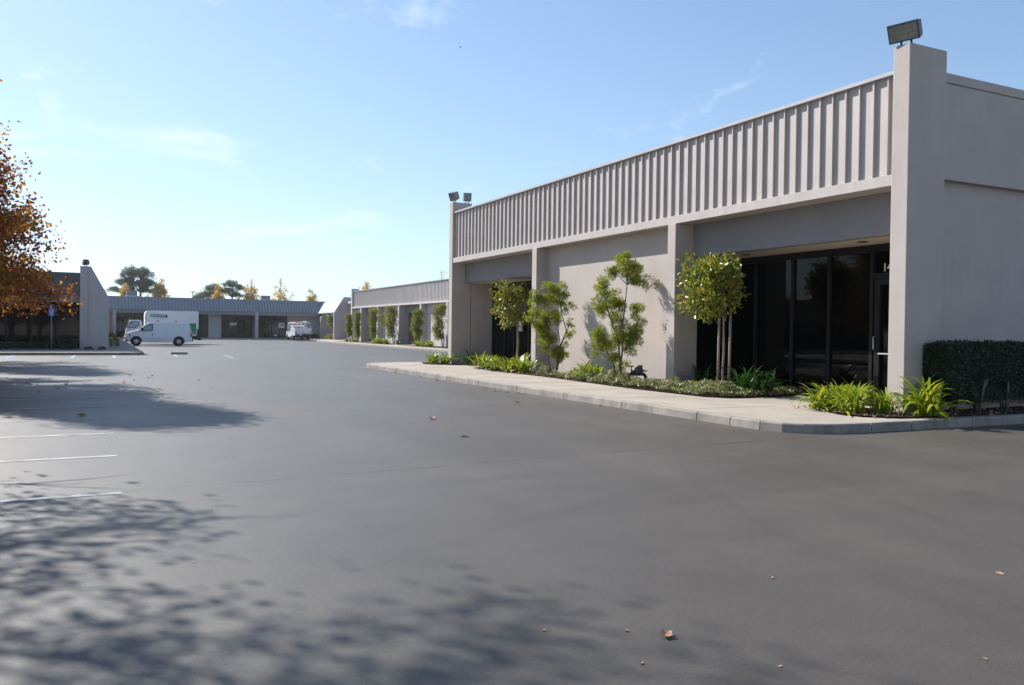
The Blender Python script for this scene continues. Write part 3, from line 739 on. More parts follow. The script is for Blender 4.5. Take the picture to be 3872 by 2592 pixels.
m = mC(); m.box(-2, 28.6, 115.3, 117.5, 3.30, 3.36); m.box(-2, 28.6, 120, 120.1, 0, 3.5); m.build("soffit", M['lintel'], Fb)
for x0, x1, nx in ((1.87, 7.0, 5), (9.0, 12.9, 4), (14.6, 18.45, 4), (19.1, 23.2, 4)):
    f = mC()
    for i in range(nx + 1):
        xx = x0 + (x1 - x0) * i / nx; f.box(xx - 0.05, xx + 0.05, 116.5, 116.62, 0.15, 3.3)
    f.box(x0, x1, 116.51, 116.61, 3.15, 3.3); f.box(x0, x1, 116.51, 116.61, 0.15, 0.27); f.box(x0, x1, 116.51, 116.61, 2.50, 2.58)
    f = f.build("storefront", M['bronze'], Fb)
    g_ = mC(); g_.box(x0, x1, 116.55, 116.57, 0.27, 3.15); g_.build("pane", M['glass_far'], f)
m = mC(); m.box(14.75, 15.4, 116.44, 116.48, 2.72, 2.98); m.build("number_plate", M['meter_grey'], Fb)
m = mC(); m.prism([(15.55, 2.02), (15.75, 2.18), (16.2, 2.14), (16.5, 2.22), (16.62, 2.05), (16.35, 1.86), (15.85, 1.84)], 'y', 116.46, 116.48); m.prism([(15.72, 1.62), (15.86, 1.62), (15.79, 1.44)], 'y', 116.46, 116.48)
m.build("window_lettering", M['plastic_white'], Fb)
m = mC(); m.box(22.05, 22.85, 116.44, 116.48, 1.55, 2.25); m.build("window_poster", M['plastic_white'], Fb)
m = mC(); m.prism([(22.2, 1.93), (22.45, 2.06), (22.7, 2.0), (22.72, 1.86), (22.25, 1.86)], 'y', 116.42, 116.438); m.build("poster_picture", M['meter_grey'], Fb)
# rooftop air units
for (x0, x1, z1, lab) in ((3.1, 4.35, 6.12, "grey rooftop air unit in front of the twin-domed pine"), (19.9, 21.1, 5.95, "grey rooftop air unit between the two yellow poplars on the far roof")):
    t = empty("air_unit", ((x0 + x1) / 2, 118.2, 5.15), lab, "air conditioner", "rooftop air units")
    m = MB(((x0 + x1) / 2, 118.2, 5.15)); m.box(x0, x1, 117.6, 118.8, 5.50, z1); m.box(x0 - 0.02, x1 + 0.02, 117.58, 118.82, z1, z1 + 0.04)
    for i in range(5): m.box(x0 + 0.08, x1 - 0.08, 117.585, 117.60, 5.56 + i * 0.08, 5.60 + i * 0.08)
    m.build("casing", M['hvac'], t)
    m = MB(((x0 + x1) / 2, 118.2, 5.15)); m.box(x0 - 0.15, x1 + 0.2, 117.4, 119, 5.155, 5.495); m.build("base_curb", M['plastic_white'], t)
# blue yard sign by the far shopfront
t = empty("yard_sign", (20.95, 112.6, 0.15), "small blue and white octagonal yard sign before the far shopfront", "sign")
m = MB(); m.tube([(0, 0, 0), (0, 0, 0.25)], 0.012, 6); m.build("stake", M['galv'], t)
m = MB(); m.prism([(0.26 * math.cos(rad(22.5 + 45 * i)), 0.42 + 0.2 * math.sin(rad(22.5 + 45 * i))) for i in range(8)], 'y', -0.012, 0.012); m.build("panel", M['sign_blue'], t)
m = MB(); m.box(-0.19, 0.19, -0.018, -0.0125, 0.38, 0.50); m.build("lettering", M['sign_white'], t)

# ================================================================== RIGHT FAR BUILDING (short wing with the sloped fin)
OE = (27, 106, 0)
E_ = empty("wing_building", OE, "short far wing with shingled mansard and sloped fin walls, right of the pickup", "building")
def mE(): return MB(OE)
m = mE(); m.prism([(27.0, 0), (27.0, 3.64), (28.28, 5.68), (28.62, 5.68), (28.62, 0)], 'y', 105.75, 106.05); m.build("fin_wall", M['stucco_far'], E_)
m = mE(); m.box(28.62, 29.3, 105.72, 106.1, 0, 5.66); m.build("pillar", M['stucco_far'], E_)
m = mE(); m.prism([(27.0, 0), (27.0, 2.98), (27.45, 3.62), (28.9, 3.62), (28.9, 0)], 'y', 113.0, 113.3); m.build("fin_wall", M['stucco_far'], E_)
m = mE(); m.prism([(27.05, 3.66), (28.33, 5.22), (28.6, 5.22), (28.6, 3.66)], 'y', 106.05, 117)
for i in range(1, 11):
    t_ = i / 11; xx = 27.05 + 1.28 * t_; zz = 3.66 + 1.56 * t_
    m.prism([(xx - 0.03, zz - 0.01), (xx + 0.01, zz + 0.05), (xx + 0.04, zz + 0.02)], 'y', 106.05, 116.9)
m.build("mansard_roof", M['mansard'], E_)
m = mE(); m.box(27.0, 27.4, 106.05, 115, 3.60, 3.72); m.build("fascia_trim", M['fascia_far'], E_)
m = mE(); m.box(27.5, 27.8, 106.05, 113, 3.17, 3.60); m.build("lintel", M['stucco_far'], E_)
m = mE(); m.box(28.6, 60, 96, 118, 4.8, 5.1); m.box(28.9, 29.2, 106.1, 113, 0.0, 4.9); m.box(29.3, 60, 105.8, 106.1, 0, 5.6); m.build("rear_wall", M['stucco_far'], E_)
m = mE(); m.box(28.8, 28.88, 106.6, 109.5, 0.15, 3.1); m.build("storefront", M['bronze'], E_)

# ================================================================== LEFT BUILDING
OD = (-1, 56, 0)
D = empty("left_building", OD, "shaded left building with sloped fin wall, dark glass front and deep grey fascia", "building")
def mD(): return MB(OD)
m = mD(); m.prism([(-0.64, 0), (0.50, 0), (0.53, 3.24), (0.42, 3.44), (-0.47, 5.14), (-0.64, 5.14)], 'y', 56.0, 56.35); m.build("fin_wall", M['stucco_far'], D, 0.01)
m = mD(); m.box(-1.06, -0.64, 55.93, 56.4, 0, 3.36); m.box(-1.05, -0.64, 55.955, 56.4, 3.36, 5.14); m.build("pillar", M['stucco_far'], D, 0.01)
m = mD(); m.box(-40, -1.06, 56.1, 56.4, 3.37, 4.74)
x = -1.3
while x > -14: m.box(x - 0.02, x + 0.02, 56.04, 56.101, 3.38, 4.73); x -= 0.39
m.build("fascia", M['fascia_dark'], D)
m = mD(); m.box(-40, -1.06, 56.16, 56.5, 2.96, 3.368); m.build("lintel", M['lintel'], D)
m = mD(); m.box(-40, -1.06, 56.5, 58.2, 3.0, 3.1); m.box(-40, -0.9, 60.5, 60.6, 0, 3.4); m.build("soffit", M['lintel'], D)
f = mD()
x = -1.1
while x > -16: f.box(x - 0.05, x + 0.05, 57.9, 58.02, 0.15, 3.0); x -= 1.3
f.box(-40, -1.06, 57.91, 58.01, 0.15, 0.3); f = f.build("storefront", M['bronze'], D)
g_ = mD(); g_.box(-40, -1.06, 57.95, 57.97, 0.3, 3.0); g_.build("pane", M['glass_far'], f)
m = mD(); m.prism([(0.50, 3.26), (-0.75, 4.85), (-0.95, 4.85), (-0.95, 3.26)], 'y', 56.35, 112); m.build("mansard_roof", M['mansard'], D)
m = mD(); m.box(0.30, 0.46, 56.4, 112, 2.95, 3.258); m.build("fascia_band", M['lintel'], D)
for y in (63.5, 71, 78.5, 86, 93.5, 101, 108.5):
    m = mD(); m.box(-0.9, 0.46, y, y + 0.35, 0, 3.2); m.build("column", M['stucco_far'], D)
m = mD(); m.box(-0.98, -0.9, 56.5, 112, 0.15, 3.2); m.build("side_glazing", M['bronze'], D)
m = mD(); m.box(-40, -0.95, 56.4, 112, 4.5, 4.7); m.build("roof", M['roof'], D)
floodlight("floodlight", (-0.76, 56.15, 5.14), rad(20), rad(-65), 0.36, 0.30, 0.26, 0.8, "small dark floodlight on a thin stem atop the shaded left fin wall")

# accessible parking sign
t = empty("parking_sign", (-2.5, 55.2, 0.15), "blue accessible parking sign on a thin grey post before the dark left building", "sign")
m = MB(); m.tube([(0, 0, 0), (0, 0, 2.55)], 0.024, 8); m.build("post", M['galv'], t)
m = MB(); m.box(-0.17, 0.17, -0.045, -0.03, 1.95, 2.58); m.build("panel", M['sign_blue'], t, 0.004)
m = MB()
m.box(-0.145, 0.145, -0.05, -0.0455, 2.215, 2.235); m.box(-0.145, 0.145, -0.05, -0.0455, 2.085, 2.10); m.box(-0.11, 0.11, -0.05, -0.0455, 2.255, 2.285)
m.box(-0.08, 0.08, -0.05, -0.0455, 2.13, 2.185); m.box(-0.09, 0.09, -0.05, -0.0455, 2.0, 2.05)
for i in range(14):
    a0, a1 = rad(150 + i * 17), rad(150 + (i + 1) * 17)
    m.quad((-0.01 + 0.085 * math.cos(a0), -0.05, 2.37 + 0.075 * math.sin(a0)), (-0.01 + 0.085 * math.cos(a1), -0.05, 2.37 + 0.075 * math.sin(a1)),
           (-0.01 + 0.06 * math.cos(a1), -0.05, 2.37 + 0.05 * math.sin(a1)), (-0.01 + 0.06 * math.cos(a0), -0.05, 2.37 + 0.05 * math.sin(a0)))
m.tube([(-0.035, -0.05, 2.535), (-0.03, -0.05, 2.40), (0.055, -0.05, 2.40), (0.085, -0.05, 2.315), (0.12, -0.05, 2.33)], 0.013, 6)
m.build("symbol", M['sign_white'], t)
# wheel stop
t = empty("wheel_stop", (4.1, 51.0, 0), "lone dark concrete wheel stop on the asphalt in front of the white van", "wheel stop")
m = MB(); m.prism([(-0.075, 0), (0.075, 0), (0.055, 0.12), (-0.055, 0.12)], 'x', -0.45, 0.45)
m.build("block", M['kerb'], t, 0.02)
for x in (-0.3, 0.3):
    m = MB(); m.cyl((x, 0, 0.121), 'z', 0.02, 0.008, 10); m.build("anchor_pin", M['steel'], t)

# ================================================================== VEHICLES
def wheel(parent, c, r, w, hub, rim=0.62, side=-1, axis='y'):
    """tyre with hub under it; axis is the axle"""
    t = MB(); t.lathe(c, axis, [(r * 0.55, -w / 2), (r * 0.9, -w / 2), (r, -w * 0.34), (r, w * 0.34), (r * 0.9, w / 2), (r * 0.55, w / 2)], 28)
    t.lathe(c, axis, [(0.0, 0.0), (r * 0.56, 0.0)], 28)
    w_ = t.build("wheel", M['rubber'], parent)
    h = MB(); d = side * w * 0.36
    h.lathe(c, axis, [(r * rim, d * 0.9), (r * rim * 0.9, d * 0.55), (r * 0.38, d * 0.5), (r * 0.36, d * 0.9), (r * 0.2, d * 1.2), (0, d * 1.25)], 24)
    h.build("rim", hub, w_)
    return w_

def side_body(prof, wf, name, mat, parent, bevel=0.03):
    """closed profile in X-Z swept across Y with half width wf(z)"""
    m = MB(); n = len(prof)
    vs = [(x, -wf(z), z) for x, z in prof] + [(x, wf(z), z) for x, z in prof]
    fs = [tuple(range(n)), tuple(range(2 * n - 1, n - 1, -1))] + [(i, n + i, n + (i + 1) % n, (i + 1) % n) for i in range(n)]
    m.add(vs, fs)
    return m.build(name, mat, parent, bevel, 3)

def arch(cx, r, z0, n=10, cz=0.36):
    """points of a wheel arch from front (smaller x) to back"""
    a0 = math.asin(max(-1, min(1, (z0 - cz) / r)))
    return [(cx - r * math.cos(a0 + (math.pi - 2 * a0) * i / n), cz + r * math.sin(a0 + (math.pi - 2 * a0) * i / n)) for i in range(n + 1)]

# --- white cargo van (nose towards -X)
V = empty("cargo_van", (4.4, 73.8, 0), "white windowless cargo van parked nose to the left walk, in front of the box truck", "van")
ox = 4.4
def vw(z): return 1.0 if z < 1.15 else 1.0 - 0.16 * ((z - 1.15) / 0.75) ** 1.5
prof = [(2.0, 0.42), (1.96, 0.62), (1.98, 0.95), (2.08, 1.06), (2.40, 1.17), (2.74, 1.24), (3.16, 1.56), (3.46, 1.80), (3.60, 1.875), (3.9, 1.91), (5.2, 1.925), (6.4, 1.91), (6.6, 1.87), (6.70, 1.62), (6.78, 1.20), (6.83, 0.75), (6.84, 0.36)]
bot = [(6.35, 0.30)] + arch(5.82, 0.43, 0.30)[::-1] + [(5.0, 0.27), (4.0, 0.27)] + arch(2.64, 0.43, 0.30)[::-1]
side_body([(x - ox, z) for x, z in prof + bot], vw, "body", M['van_white'], V, 0.025)
m = MB(); m.box(2.15 - ox, 6.7 - ox, -0.72, 0.72, 0.34, 0.95); m.build("underbody", M['chassis'], V)
for x in (2.64, 5.82):
    for s_ in (-1, 1):
        wheel(V, (x - ox, s_ * 0.84, 0.36), 0.37, 0.25, M['steel'], 0.5, s_)
def flat(parent, name, pts, mat, wf, t=0.006, sides=(-1,), lift=0.004):
    """panel following the body side, a few mm proud"""
    out = []
    for s_ in sides:
        m = MB(); n = len(pts)
        a = [(x, s_ * (wf(z) + lift), z) for x, z in pts]; b = [(x, s_ * (wf(z) + lift + t), z) for x, z in pts]
        m.add(a + b, [tuple(range(n)), tuple(range(2 * n - 1, n - 1, -1))] + [(i, (i + 1) % n, n + (i + 1) % n, n + i) for i in range(n)])
        out.append(m.build(name, mat, parent))
    return out
S = lambda L: [(x - ox, z) for x, z in L]
for s_ in (-1, 1):
    m = MB(); w0 = 0.008
    wf_ = flat(V, "side_window", S([(2.98, 1.30), (3.13, 1.44), (3.40, 1.70), (3.52, 1.765), (3.85, 1.765), (3.85, 1.22), (3.05, 1.22)]), M['bronze'], vw, sides=(s_,))[0]
    flat(wf_, "pane", S([(3.08, 1.30), (3.20, 1.44), (3.45, 1.68), (3.55, 1.72), (3.79, 1.72), (3.79, 1.27), (3.10, 1.27)]), surf("van_side_glass", (0.22, 0.36, 0.36), 0.08, 0.4, 3, 0, 30, 0.8), vw, t=0.004, lift=0.011, sides=(s_,))
    flat(V, "door_seam", S([(3.915, 0.36), (3.915, 1.80), (3.93, 1.80), (3.93, 0.36)]), M['meter_grey'], vw, t=0.002, sides=(s_,))
    flat(V, "door_handle", S([(3.80, 0.98), (3.87, 0.98), (3.87, 0.86), (3.80, 0.86)]), M['rubber'], vw, t=0.03, sides=(s_,))
    flat(V, "trim_line", S([(2.98, 0.62), (5.36, 0.62), (5.36, 0.645), (2.98, 0.645)]), M['van_white'], vw, t=0.014, sides=(s_,))
    flat(V, "tail_light", S([(6.68, 1.02), (6.78, 1.02), (6.81, 0.74), (6.70, 0.74)]), M['red_lens'], vw, t=0.012, sides=(s_,))
    flat(V, "marker_light", S([(2.10, 0.92), (2.21, 0.94), (2.21, 0.74), (2.12, 0.74)]), M['amber_lens'], vw, t=0.012, sides=(s_,))
    m = MB(); m.box(2.98 - ox, 3.16 - ox, s_ * 1.02, s_ * 1.24, 1.24, 1.46); m.tube([(3.1 - ox, s_ * 0.99, 1.27), (3.07 - ox, s_ * 1.1, 1.27)], 0.025, 6); m.build("mirror", M['rubber'], V, 0.025)
m = MB(); m.box(1.86 - ox, 2.02 - ox, -0.98, 0.98, 0.50, 0.66); m.build("front_bumper", M['steel'], V, 0.04)
m = MB(); m.box(1.90 - ox, 2.2 - ox, -0.96, 0.96, 0.33, 0.495); m.build("air_dam", M['rubber'], V, 0.02)
m = MB(); m.box(6.80 - ox, 6.93 - ox, -0.98, 0.98, 0.36, 0.50); m.build("rear_bumper", M['chassis'], V, 0.03)
m = MB(); m.box(1.945 - ox, 1.97 - ox, -0.55, 0.55, 0.70, 0.98); m.build("grille", M['meter_grey'], V, 0.01)
for s_ in (-1, 1):
    m = MB(); m.box(1.94 - ox, 2.06 - ox, s_ * 0.62, s_ * 0.93, 0.72, 0.94); m.build("headlight", M['clear_lens'], V, 0.02)
m = MB(); c_ = [(2.80, 1.29), (3.50, 1.835)]
nx, nz = -0.62, 0.78
m.add([(2.80 - ox + nx * .01, -0.86, 1.29 + nz * .01), (2.80 - ox + nx * .01, 0.86, 1.29 + nz * .01), (3.50 - ox + nx * .01, 0.78, 1.825 + nz * .01), (3.50 - ox + nx * .01, -0.78, 1.825 + nz * .01),
       (2.80 - ox, -0.86, 1.28), (2.80 - ox, 0.86, 1.28), (3.50 - ox, 0.78, 1.815), (3.50 - ox, -0.78, 1.815)], [(0, 1, 2, 3), (7, 6, 5, 4), (0, 4, 5, 1), (1, 5, 6, 2), (2, 6, 7, 3), (3, 7, 4, 0)])
m.build("windscreen", surf("van_windscreen", (0.30, 0.38, 0.40), 0.06, 0.2, 2, 0, 30, 0.9), V)

# --- white box truck (nose towards -X)
T = empty("box_truck", (5.2, 81.2, 0), "white box truck with dark lettered banner parked behind the white van", "truck")
ox = 5.2
def tw(z): return 1.15
m = MB(); hy = 1.18
pr = [(3.60, 0.86), (3.60, 2.55), (3.64, 2.78), (3.74, 2.92), (3.90, 2.985), (8.0, 2.985), (8.04, 2.94), (8.04, 1.36), (7.90, 1.34), (7.90, 0.86)]
side_body(S(pr), lambda z: hy, "cargo_box", M['truck_white'], T, 0.02)
for s_ in (-1,):
    flat(T, "corner_trim", S([(3.605, 0.9), (3.605, 2.5), (3.66, 2.77), (3.75, 2.9), (3.9, 2.97), (4.05, 2.97), (3.86, 2.87), (3.77, 2.74), (3.73, 2.5), (3.73, 0.9)]), M['plastic_white'], lambda z: hy, t=0.02)
    bn = flat(T, "banner", S([(4.03, 2.40), (5.44, 2.36), (5.44, 2.63), (4.03, 2.67)]), M['logo_dark'], lambda z: hy, t=0.004)[0]
    flat(bn, "banner_end", S([(4.035, 2.405), (4.34, 2.395), (4.34, 2.66), (4.035, 2.665)]), M['logo_green'], lambda z: hy, t=0.003, lift=0.009)
    text_mesh("enterprise", 0.31, "lettering", M['sign_white'], bn, (4.08 - ox, -hy - 0.016, 2.455), (rad(90), 0, 0), 0.002, sx=0.93)
    flat(T, "small_print", S([(4.2, 2.27), (5.25, 2.24), (5.25, 2.255), (4.2, 2.285)]), M['meter_grey'], lambda z: hy, t=0.003)
    flat(T, "green_panel", S([(6.9, 1.82), (7.84, 1.92), (7.84, 0.92), (6.5, 0.92)]), M['truck_green'], lambda z: hy, t=0.004)
    pl_ = flat(T, "panel_lettering", S([(7.45, 1.06), (7.70, 1.06), (7.70, 1.10), (7.45, 1.10)]), M['sign_white'], lambda z: hy, t=0.003, lift=0.009)
    for x in (4.55, 6.05):
        flat(T, "side_marking", S([(x, 2.0), (x + 0.16, 2.0), (x + 0.16, 2.10), (x + 0.05, 2.10), (x + 0.05, 2.06), (x, 2.06)]), M['logo_dark'], lambda z: hy, t=0.004)
cabp = [(2.06, 0.62), (2.06, 1.0), (2.12, 1.38), (2.34, 2.0), (2.42, 2.09), (2.56, 2.12), (3.10, 2.12), (3.28, 2.07), (3.36, 1.9), (3.38, 0.8), (3.2, 0.62)]
side_body(S(cabp), lambda z: 1.0 - 0.06 * max(0, z - 1.2), "cab", M['truck_white'], T, 0.03)
cw = lambda z: 1.0 - 0.06 * max(0, z - 1.2)
w1 = flat(T, "side_window", S([(2.24, 1.38), (2.40, 1.95), (2.50, 2.0), (3.14, 2.0), (3.16, 1.62), (2.85, 1.42)]), M['bronze'], cw)[0]
flat(w1, "pane", S([(2.32, 1.43), (2.45, 1.90), (2.53, 1.95), (3.08, 1.95), (3.10, 1.64), (2.82, 1.47)]), surf("truck_side_glass", (0.22, 0.30, 0.31), 0.08, 0.5, 4, 0, 30, 0.8), cw, t=0.004, lift=0.011)
m = MB(); m.add([(2.10 - ox, -0.9, 1.40), (2.10 - ox, 0.9, 1.40), (2.335 - ox, 0.88, 2.03), (2.335 - ox, -0.88, 2.03), (2.125 - ox, -0.9, 1.39), (2.125 - ox, 0.9, 1.39), (2.36 - ox, 0.88, 2.02), (2.36 - ox, -0.88, 2.02)],
                [(0, 1, 2, 3), (7, 6, 5, 4), (0, 4, 5, 1), (1, 5, 6, 2), (2, 6, 7, 3), (3, 7, 4, 0)]); m.build("windscreen", M['bronze'], T)
m = MB(); m.box(1.86 - ox, 2.3 - ox, -1.05, 1.05, 0.48, 0.68); m.build("front_bumper", M['plastic_white'], T, 0.03)
for s_ in (-1, 1):
    m = MB(); m.box(2.02 - ox, 2.09 - ox, s_ * 0.6, s_ * 0.95, 0.78, 0.95); m.build("headlight", M['clear_lens'], T, 0.01)
m = MB(); m.box(2.16 - ox, 2.22 - ox, -1.22, -1.02, 1.45, 1.85); m.tube([(2.3 - ox, -0.97, 1.9), (2.19 - ox, -1.12, 1.88)], 0.015, 6); m.build("mirror", M['rubber'], T, 0.015)
m = MB(); m.box(2.9 - ox, 7.9 - ox, -0.5, 0.5, 0.45, 0.858); m.box(7.5 - ox, 8.2 - ox, -1.1, 1.1, 0.42, 0.62); m.box(8.1 - ox, 8.35 - ox, -1.0, 1.0, 0.36, 0.42)
for s_ in (-1, 1): m.box(7.9 - ox, 7.98 - ox, s_ * 0.9, s_ * 1.0, 0.4, 0.9)
m.build("chassis", M['chassis'], T)
m = MB(); m.box(6.6 - ox, 7.86 - ox, -hy - 0.006, -hy + 0.02, 0.74, 0.856); m.build("side_skirt", M['plastic_white'], T)
for x in (2.75, 6.6):
    for s_ in (-1, 1): wheel(T, (x - ox, s_ * 0.9, 0.40), 0.40, 0.26, M['steel'], 0.5, s_)
for y in (-0.3, 0.0, 0.3):
    m = MB(); m.box(2.36 - ox, 2.44 - ox, y - 0.05, y + 0.05, 2.10, 2.15); m.build("roof_light", M['amber_lens'], T, 0.01)

# --- white utility pickup with ladder rack (tail towards the camera, nose +Y)
U = empty("utility_pickup", (22.92, 108, 0), "white utility pickup with loaded ladder rack, parked nose-in at the far building", "pickup truck")
o_ = (22.92, 108, 0)
def mU(): return MB(o_)
m = mU(); m.box(21.88, 22.34, 105.0, 107.7, 0.62, 1.62); m.box(23.50, 23.96, 105.0, 107.7, 0.62, 1.62); m.box(22.34, 23.50, 105.05, 107.7, 0.86, 1.0); m.box(22.34, 23.5, 107.62, 107.7, 1.0, 1.62)
m.build("service_body", M['van_white'], U, 0.02)
m = mU(); m.box(22.35, 23.49, 104.98, 105.06, 0.86, 1.66); m.build("tailgate", M['van_white'], U, 0.015)
m = mU()
for y in (105.45, 106.2, 107.0): m.box(21.872, 21.88, y, y + 0.012, 0.9, 1.58)
m.box(21.872, 21.88, 105.1, 107.6, 1.28, 1.292); m.build("locker_seam", M['meter_grey'], U)
m = mU(); m.box(22.34, 22.44, 104.965, 104.98, 1.26, 1.30); m.box(22.8, 23.06, 104.965, 104.98, 1.02, 1.06); m.box(22.9, 23.0, 104.965, 104.98, 1.36, 1.42); m.build("tailgate_latch", M['meter_grey'], U)
m = mU(); m.box(21.9, 23.98, 104.80, 105.0, 0.50, 0.84); m.build("rear_bumper", M['chassis'], U, 0.03)
m = mU(); m.box(22.38, 22.74, 104.782, 104.797, 0.64, 0.82); m.build("licence_plate", M['plastic_white'], U)
for x in (22.0, 23.72):
    m = mU(); m.lathe((x + 0.06, 104.99, 1.05), 'y', [(0, -0.03), (0.08, -0.025), (0.09, 0.01)], 14); m.build("tail_light", M['red_lens'], U)
for x in (22.2, 23.7):
    m = mU(); m.lathe((x, 104.79, 0.78), 'y', [(0, -0.03), (0.04, -0.02), (0.045, 0.02)], 12); m.build("backup_light", M['clear_lens'], U)
# cab and nose, built along Y
def yprof(prof, hw, name, mat, bevel=0.04):
    m = MB(); n = len(prof)
    vs = [(-hw(z), y, z) for y, z in prof] + [(hw(z), y, z) for y, z in prof]
    m.add(vs, [tuple(range(n)), tuple(range(2 * n - 1, n - 1, -1))] + [(i, n + i, n + (i + 1) % n, (i + 1) % n) for i in range(n)])
    return m.build(name, mat, U, bevel, 3)
hw = lambda z: 0.96 if z < 1.2 else 0.96 - 0.22 * (z - 1.2) / 0.75
yprof([(-0.25, 0.45), (-0.25, 1.2), (-0.1, 1.85), (0.1, 1.95), (1.0, 1.95), (1.25, 1.86), (1.75, 1.28), (2.6, 1.18), (2.75, 1.05), (2.78, 0.5), (2.5, 0.42)], hw, "cab", M['van_white'])
m = MB(); m.add([(-0.62, -0.262, 1.35), (0.62, -0.262, 1.35), (0.56, -0.162, 1.78), (-0.56, -0.162, 1.78), (-0.62, -0.25, 1.35), (0.62, -0.25, 1.35), (0.56, -0.15, 1.78), (-0.56, -0.15, 1.78)],
                [(0, 1, 2, 3), (7, 6, 5, 4), (0, 4, 5, 1), (1, 5, 6, 2), (2, 6, 7, 3), (3, 7, 4, 0)]); m.build("rear_window", M['bronze'], U)
m = MB(); m.add([(-0.93, 0.15, 1.30), (-0.93, 1.35, 1.30), (-0.80, 1.02, 1.80), (-0.80, 0.18, 1.80), (-0.95, 0.15, 1.30), (-0.95, 1.35, 1.30), (-0.82, 1.02, 1.80), (-0.82, 0.18, 1.80)],
                [(0, 1, 2, 3), (7, 6, 5, 4), (0, 4, 5, 1), (1, 5, 6, 2), (2, 6, 7, 3), (3, 7, 4, 0)]); m.build("side_window", M['bronze'], U)
m = MB(); m.box(-1.18, -0.98, 1.15, 1.25, 1.2, 1.42); m.build("mirror", M['rubber'], U, 0.02)
for x in (-0.92, 0.92):
    for y in (-1.55, 1.95): wheel(U, (x, y, 0.37), 0.37, 0.24, M['steel'], 0.55, -1 if x < 0 else 1, 'x')
m = mU(); m.box(22.3, 23.5, 105.1, 110.4, 0.4, 0.6); m.build("chassis", M['chassis'], U)
# rack
m = mU()
for y in (105.15, 107.4):
    for a, b in ((22.0, 22.14), (22.62, 22.74), (23.20, 23.10), (23.90, 23.76)): m.tube([(a, y, 1.62), (b, y, 2.12), (b, y, 2.2)], 0.03, 6)
    m.tube([(22.1, y, 2.2), (23.8, y, 2.2)], 0.03, 6)
for x in (22.06, 23.84): m.tube([(x, 104.95, 2.2), (x, 110.0, 2.2)], 0.035, 6)
m.tube([(22.06, 110, 2.2), (23.84, 110, 2.2)], 0.03, 6); m.tube([(22.1, 110, 2.2), (22.0, 110.3, 1.2)], 0.03, 6); m.tube([(23.8, 110, 2.2), (23.9, 110.3, 1.2)], 0.03, 6)
m.build("ladder_rack", M['van_white'], U)
# load on the rack: separate things
t = empty("toolbox", (22.95, 105.5, 2.235), "grey toolbox lying on top of the pickup's rack", "toolbox")
m = MB(); m.box(-0.22, 0.25, -0.3, 0.4, 0, 0.15); m.box(-0.05, 0.08, -0.312, -0.30, 0.05, 0.10); m.build("box_body", M['tool_grey'], t, 0.015)
t = empty("pipe_tube", (23.45, 106.5, 2.235), "white conduit tube strapped on the right of the pickup's rack", "tube")
m = MB(); m.tube([(0, -1.5, 0.10), (0, 1.6, 0.10)], 0.10, 14); m.tube([(0.22, -1.5, 0.09), (0.22, 1.6, 0.09)], 0.09, 14); m.build("tube_body", M['plastic_white'], t)
t = empty("ladder", (22.28, 106.6, 2.235), "yellow wooden ladder with orange end lying on the left of the pickup's rack", "ladder")
m = MB(); m.box(-0.22, -0.14, -1.6, 3.0, 0, 0.08); m.box(0.14, 0.22, -1.6, 3.0, 0, 0.08)
for i in range(12): m.tube([(-0.14, -1.5 + i * 0.38, 0.04), (0.14, -1.5 + i * 0.38, 0.04)], 0.018, 6)
m.build("rail", M['tool_yellow'], t)
m = MB(); m.box(-0.24, 0.24, -0.2, 0.6, 0.081, 0.17); m.build("orange_pad", M['tool_orange'], t)

# ================================================================== PLANTS
def strap_plant_mesh(n, L, W, spread, seed, dead=6):
    r = np.random.default_rng(seed)
    seg = 6; Vs = []; Fs = []; k = 0
    for i in range(n):
        az = r.uniform(0, 2 * math.pi); el = rad(r.uniform(38, 86)); ln = L * r.uniform(0.65, 1.1); w = W * r.uniform(0.75, 1.15)
        droop = r.uniform(0.6, 1.7)
        if i < dead: el = rad(r.uniform(8, 30)); droop = 1.2
        p = np.array([r.normal(0, spread), r.normal(0, spread), 0.0]); a = el
        out = np.array([math.cos(az), math.sin(az)]); sd_ = np.array([-out[1], out[0], 0.0])
        tw = r.uniform(-0.4, 0.4)
        for s_ in range(seg + 1):
            t_ = s_ / seg
            ww = w * (0.75 + 0.5 * t_) * (1 - t_ ** 3) ** 0.8 if s_ < seg else 0.002
            fold = np.array([0, 0, ww * 0.18])
            Vs += [p - sd_ * ww / 2 + fold + np.array([0, 0, tw * ww * .5]), p + sd_ * ww / 2 + fold - np.array([0, 0, tw * ww * .5])]
            d = np.array([out[0] * math.cos(a), out[1] * math.cos(a), math.sin(a)])
            p = p + d * ln / seg; a -= droop * (0.10 + 0.32 * t_)
            p[2] = max(p[2], 0.01)
            if s_ < seg: Fs.append((k + 2 * s_, k + 2 * s_ + 1, k + 2 * s_ + 3, k + 2 * s_ + 2))
        k += 2 * (seg + 1)
    return np.array(Vs), np.array(Fs)

strap_src = []
def strap(loc, scale, label, kind=0, group="strap-leaved plants in the near beds", mat='strap', rz=None):
    if not strap_src:
        for q in range(4):
            V_, F_ = strap_plant_mesh(80, 0.80, 0.060, 0.11, 50 + q)
            me_o = np_mesh("strap_leaf_plant", V_, F_, M['strap'], smooth=True); strap_src.append(me_o.data); bpy.data.objects.remove(me_o)
        for q in range(2):
            V_, F_ = strap_plant_mesh(60, 0.95, 0.062, 0.11, 70 + q, 3)
            me_o = np_mesh("strap_leaf_plant", V_, F_, M['strap_dark'], smooth=True); strap_src.append(me_o.data); bpy.data.objects.remove(me_o)
    o = bpy.data.objects.new("strap_leaf_plant", strap_src[kind]); C.objects.link(o)
    o.location = loc; o.scale = (scale,) * 3; o.rotation_euler = (0, 0, random.uniform(0, 6.28) if rz is None else rz)
    return tag(o, label, "plant", group)
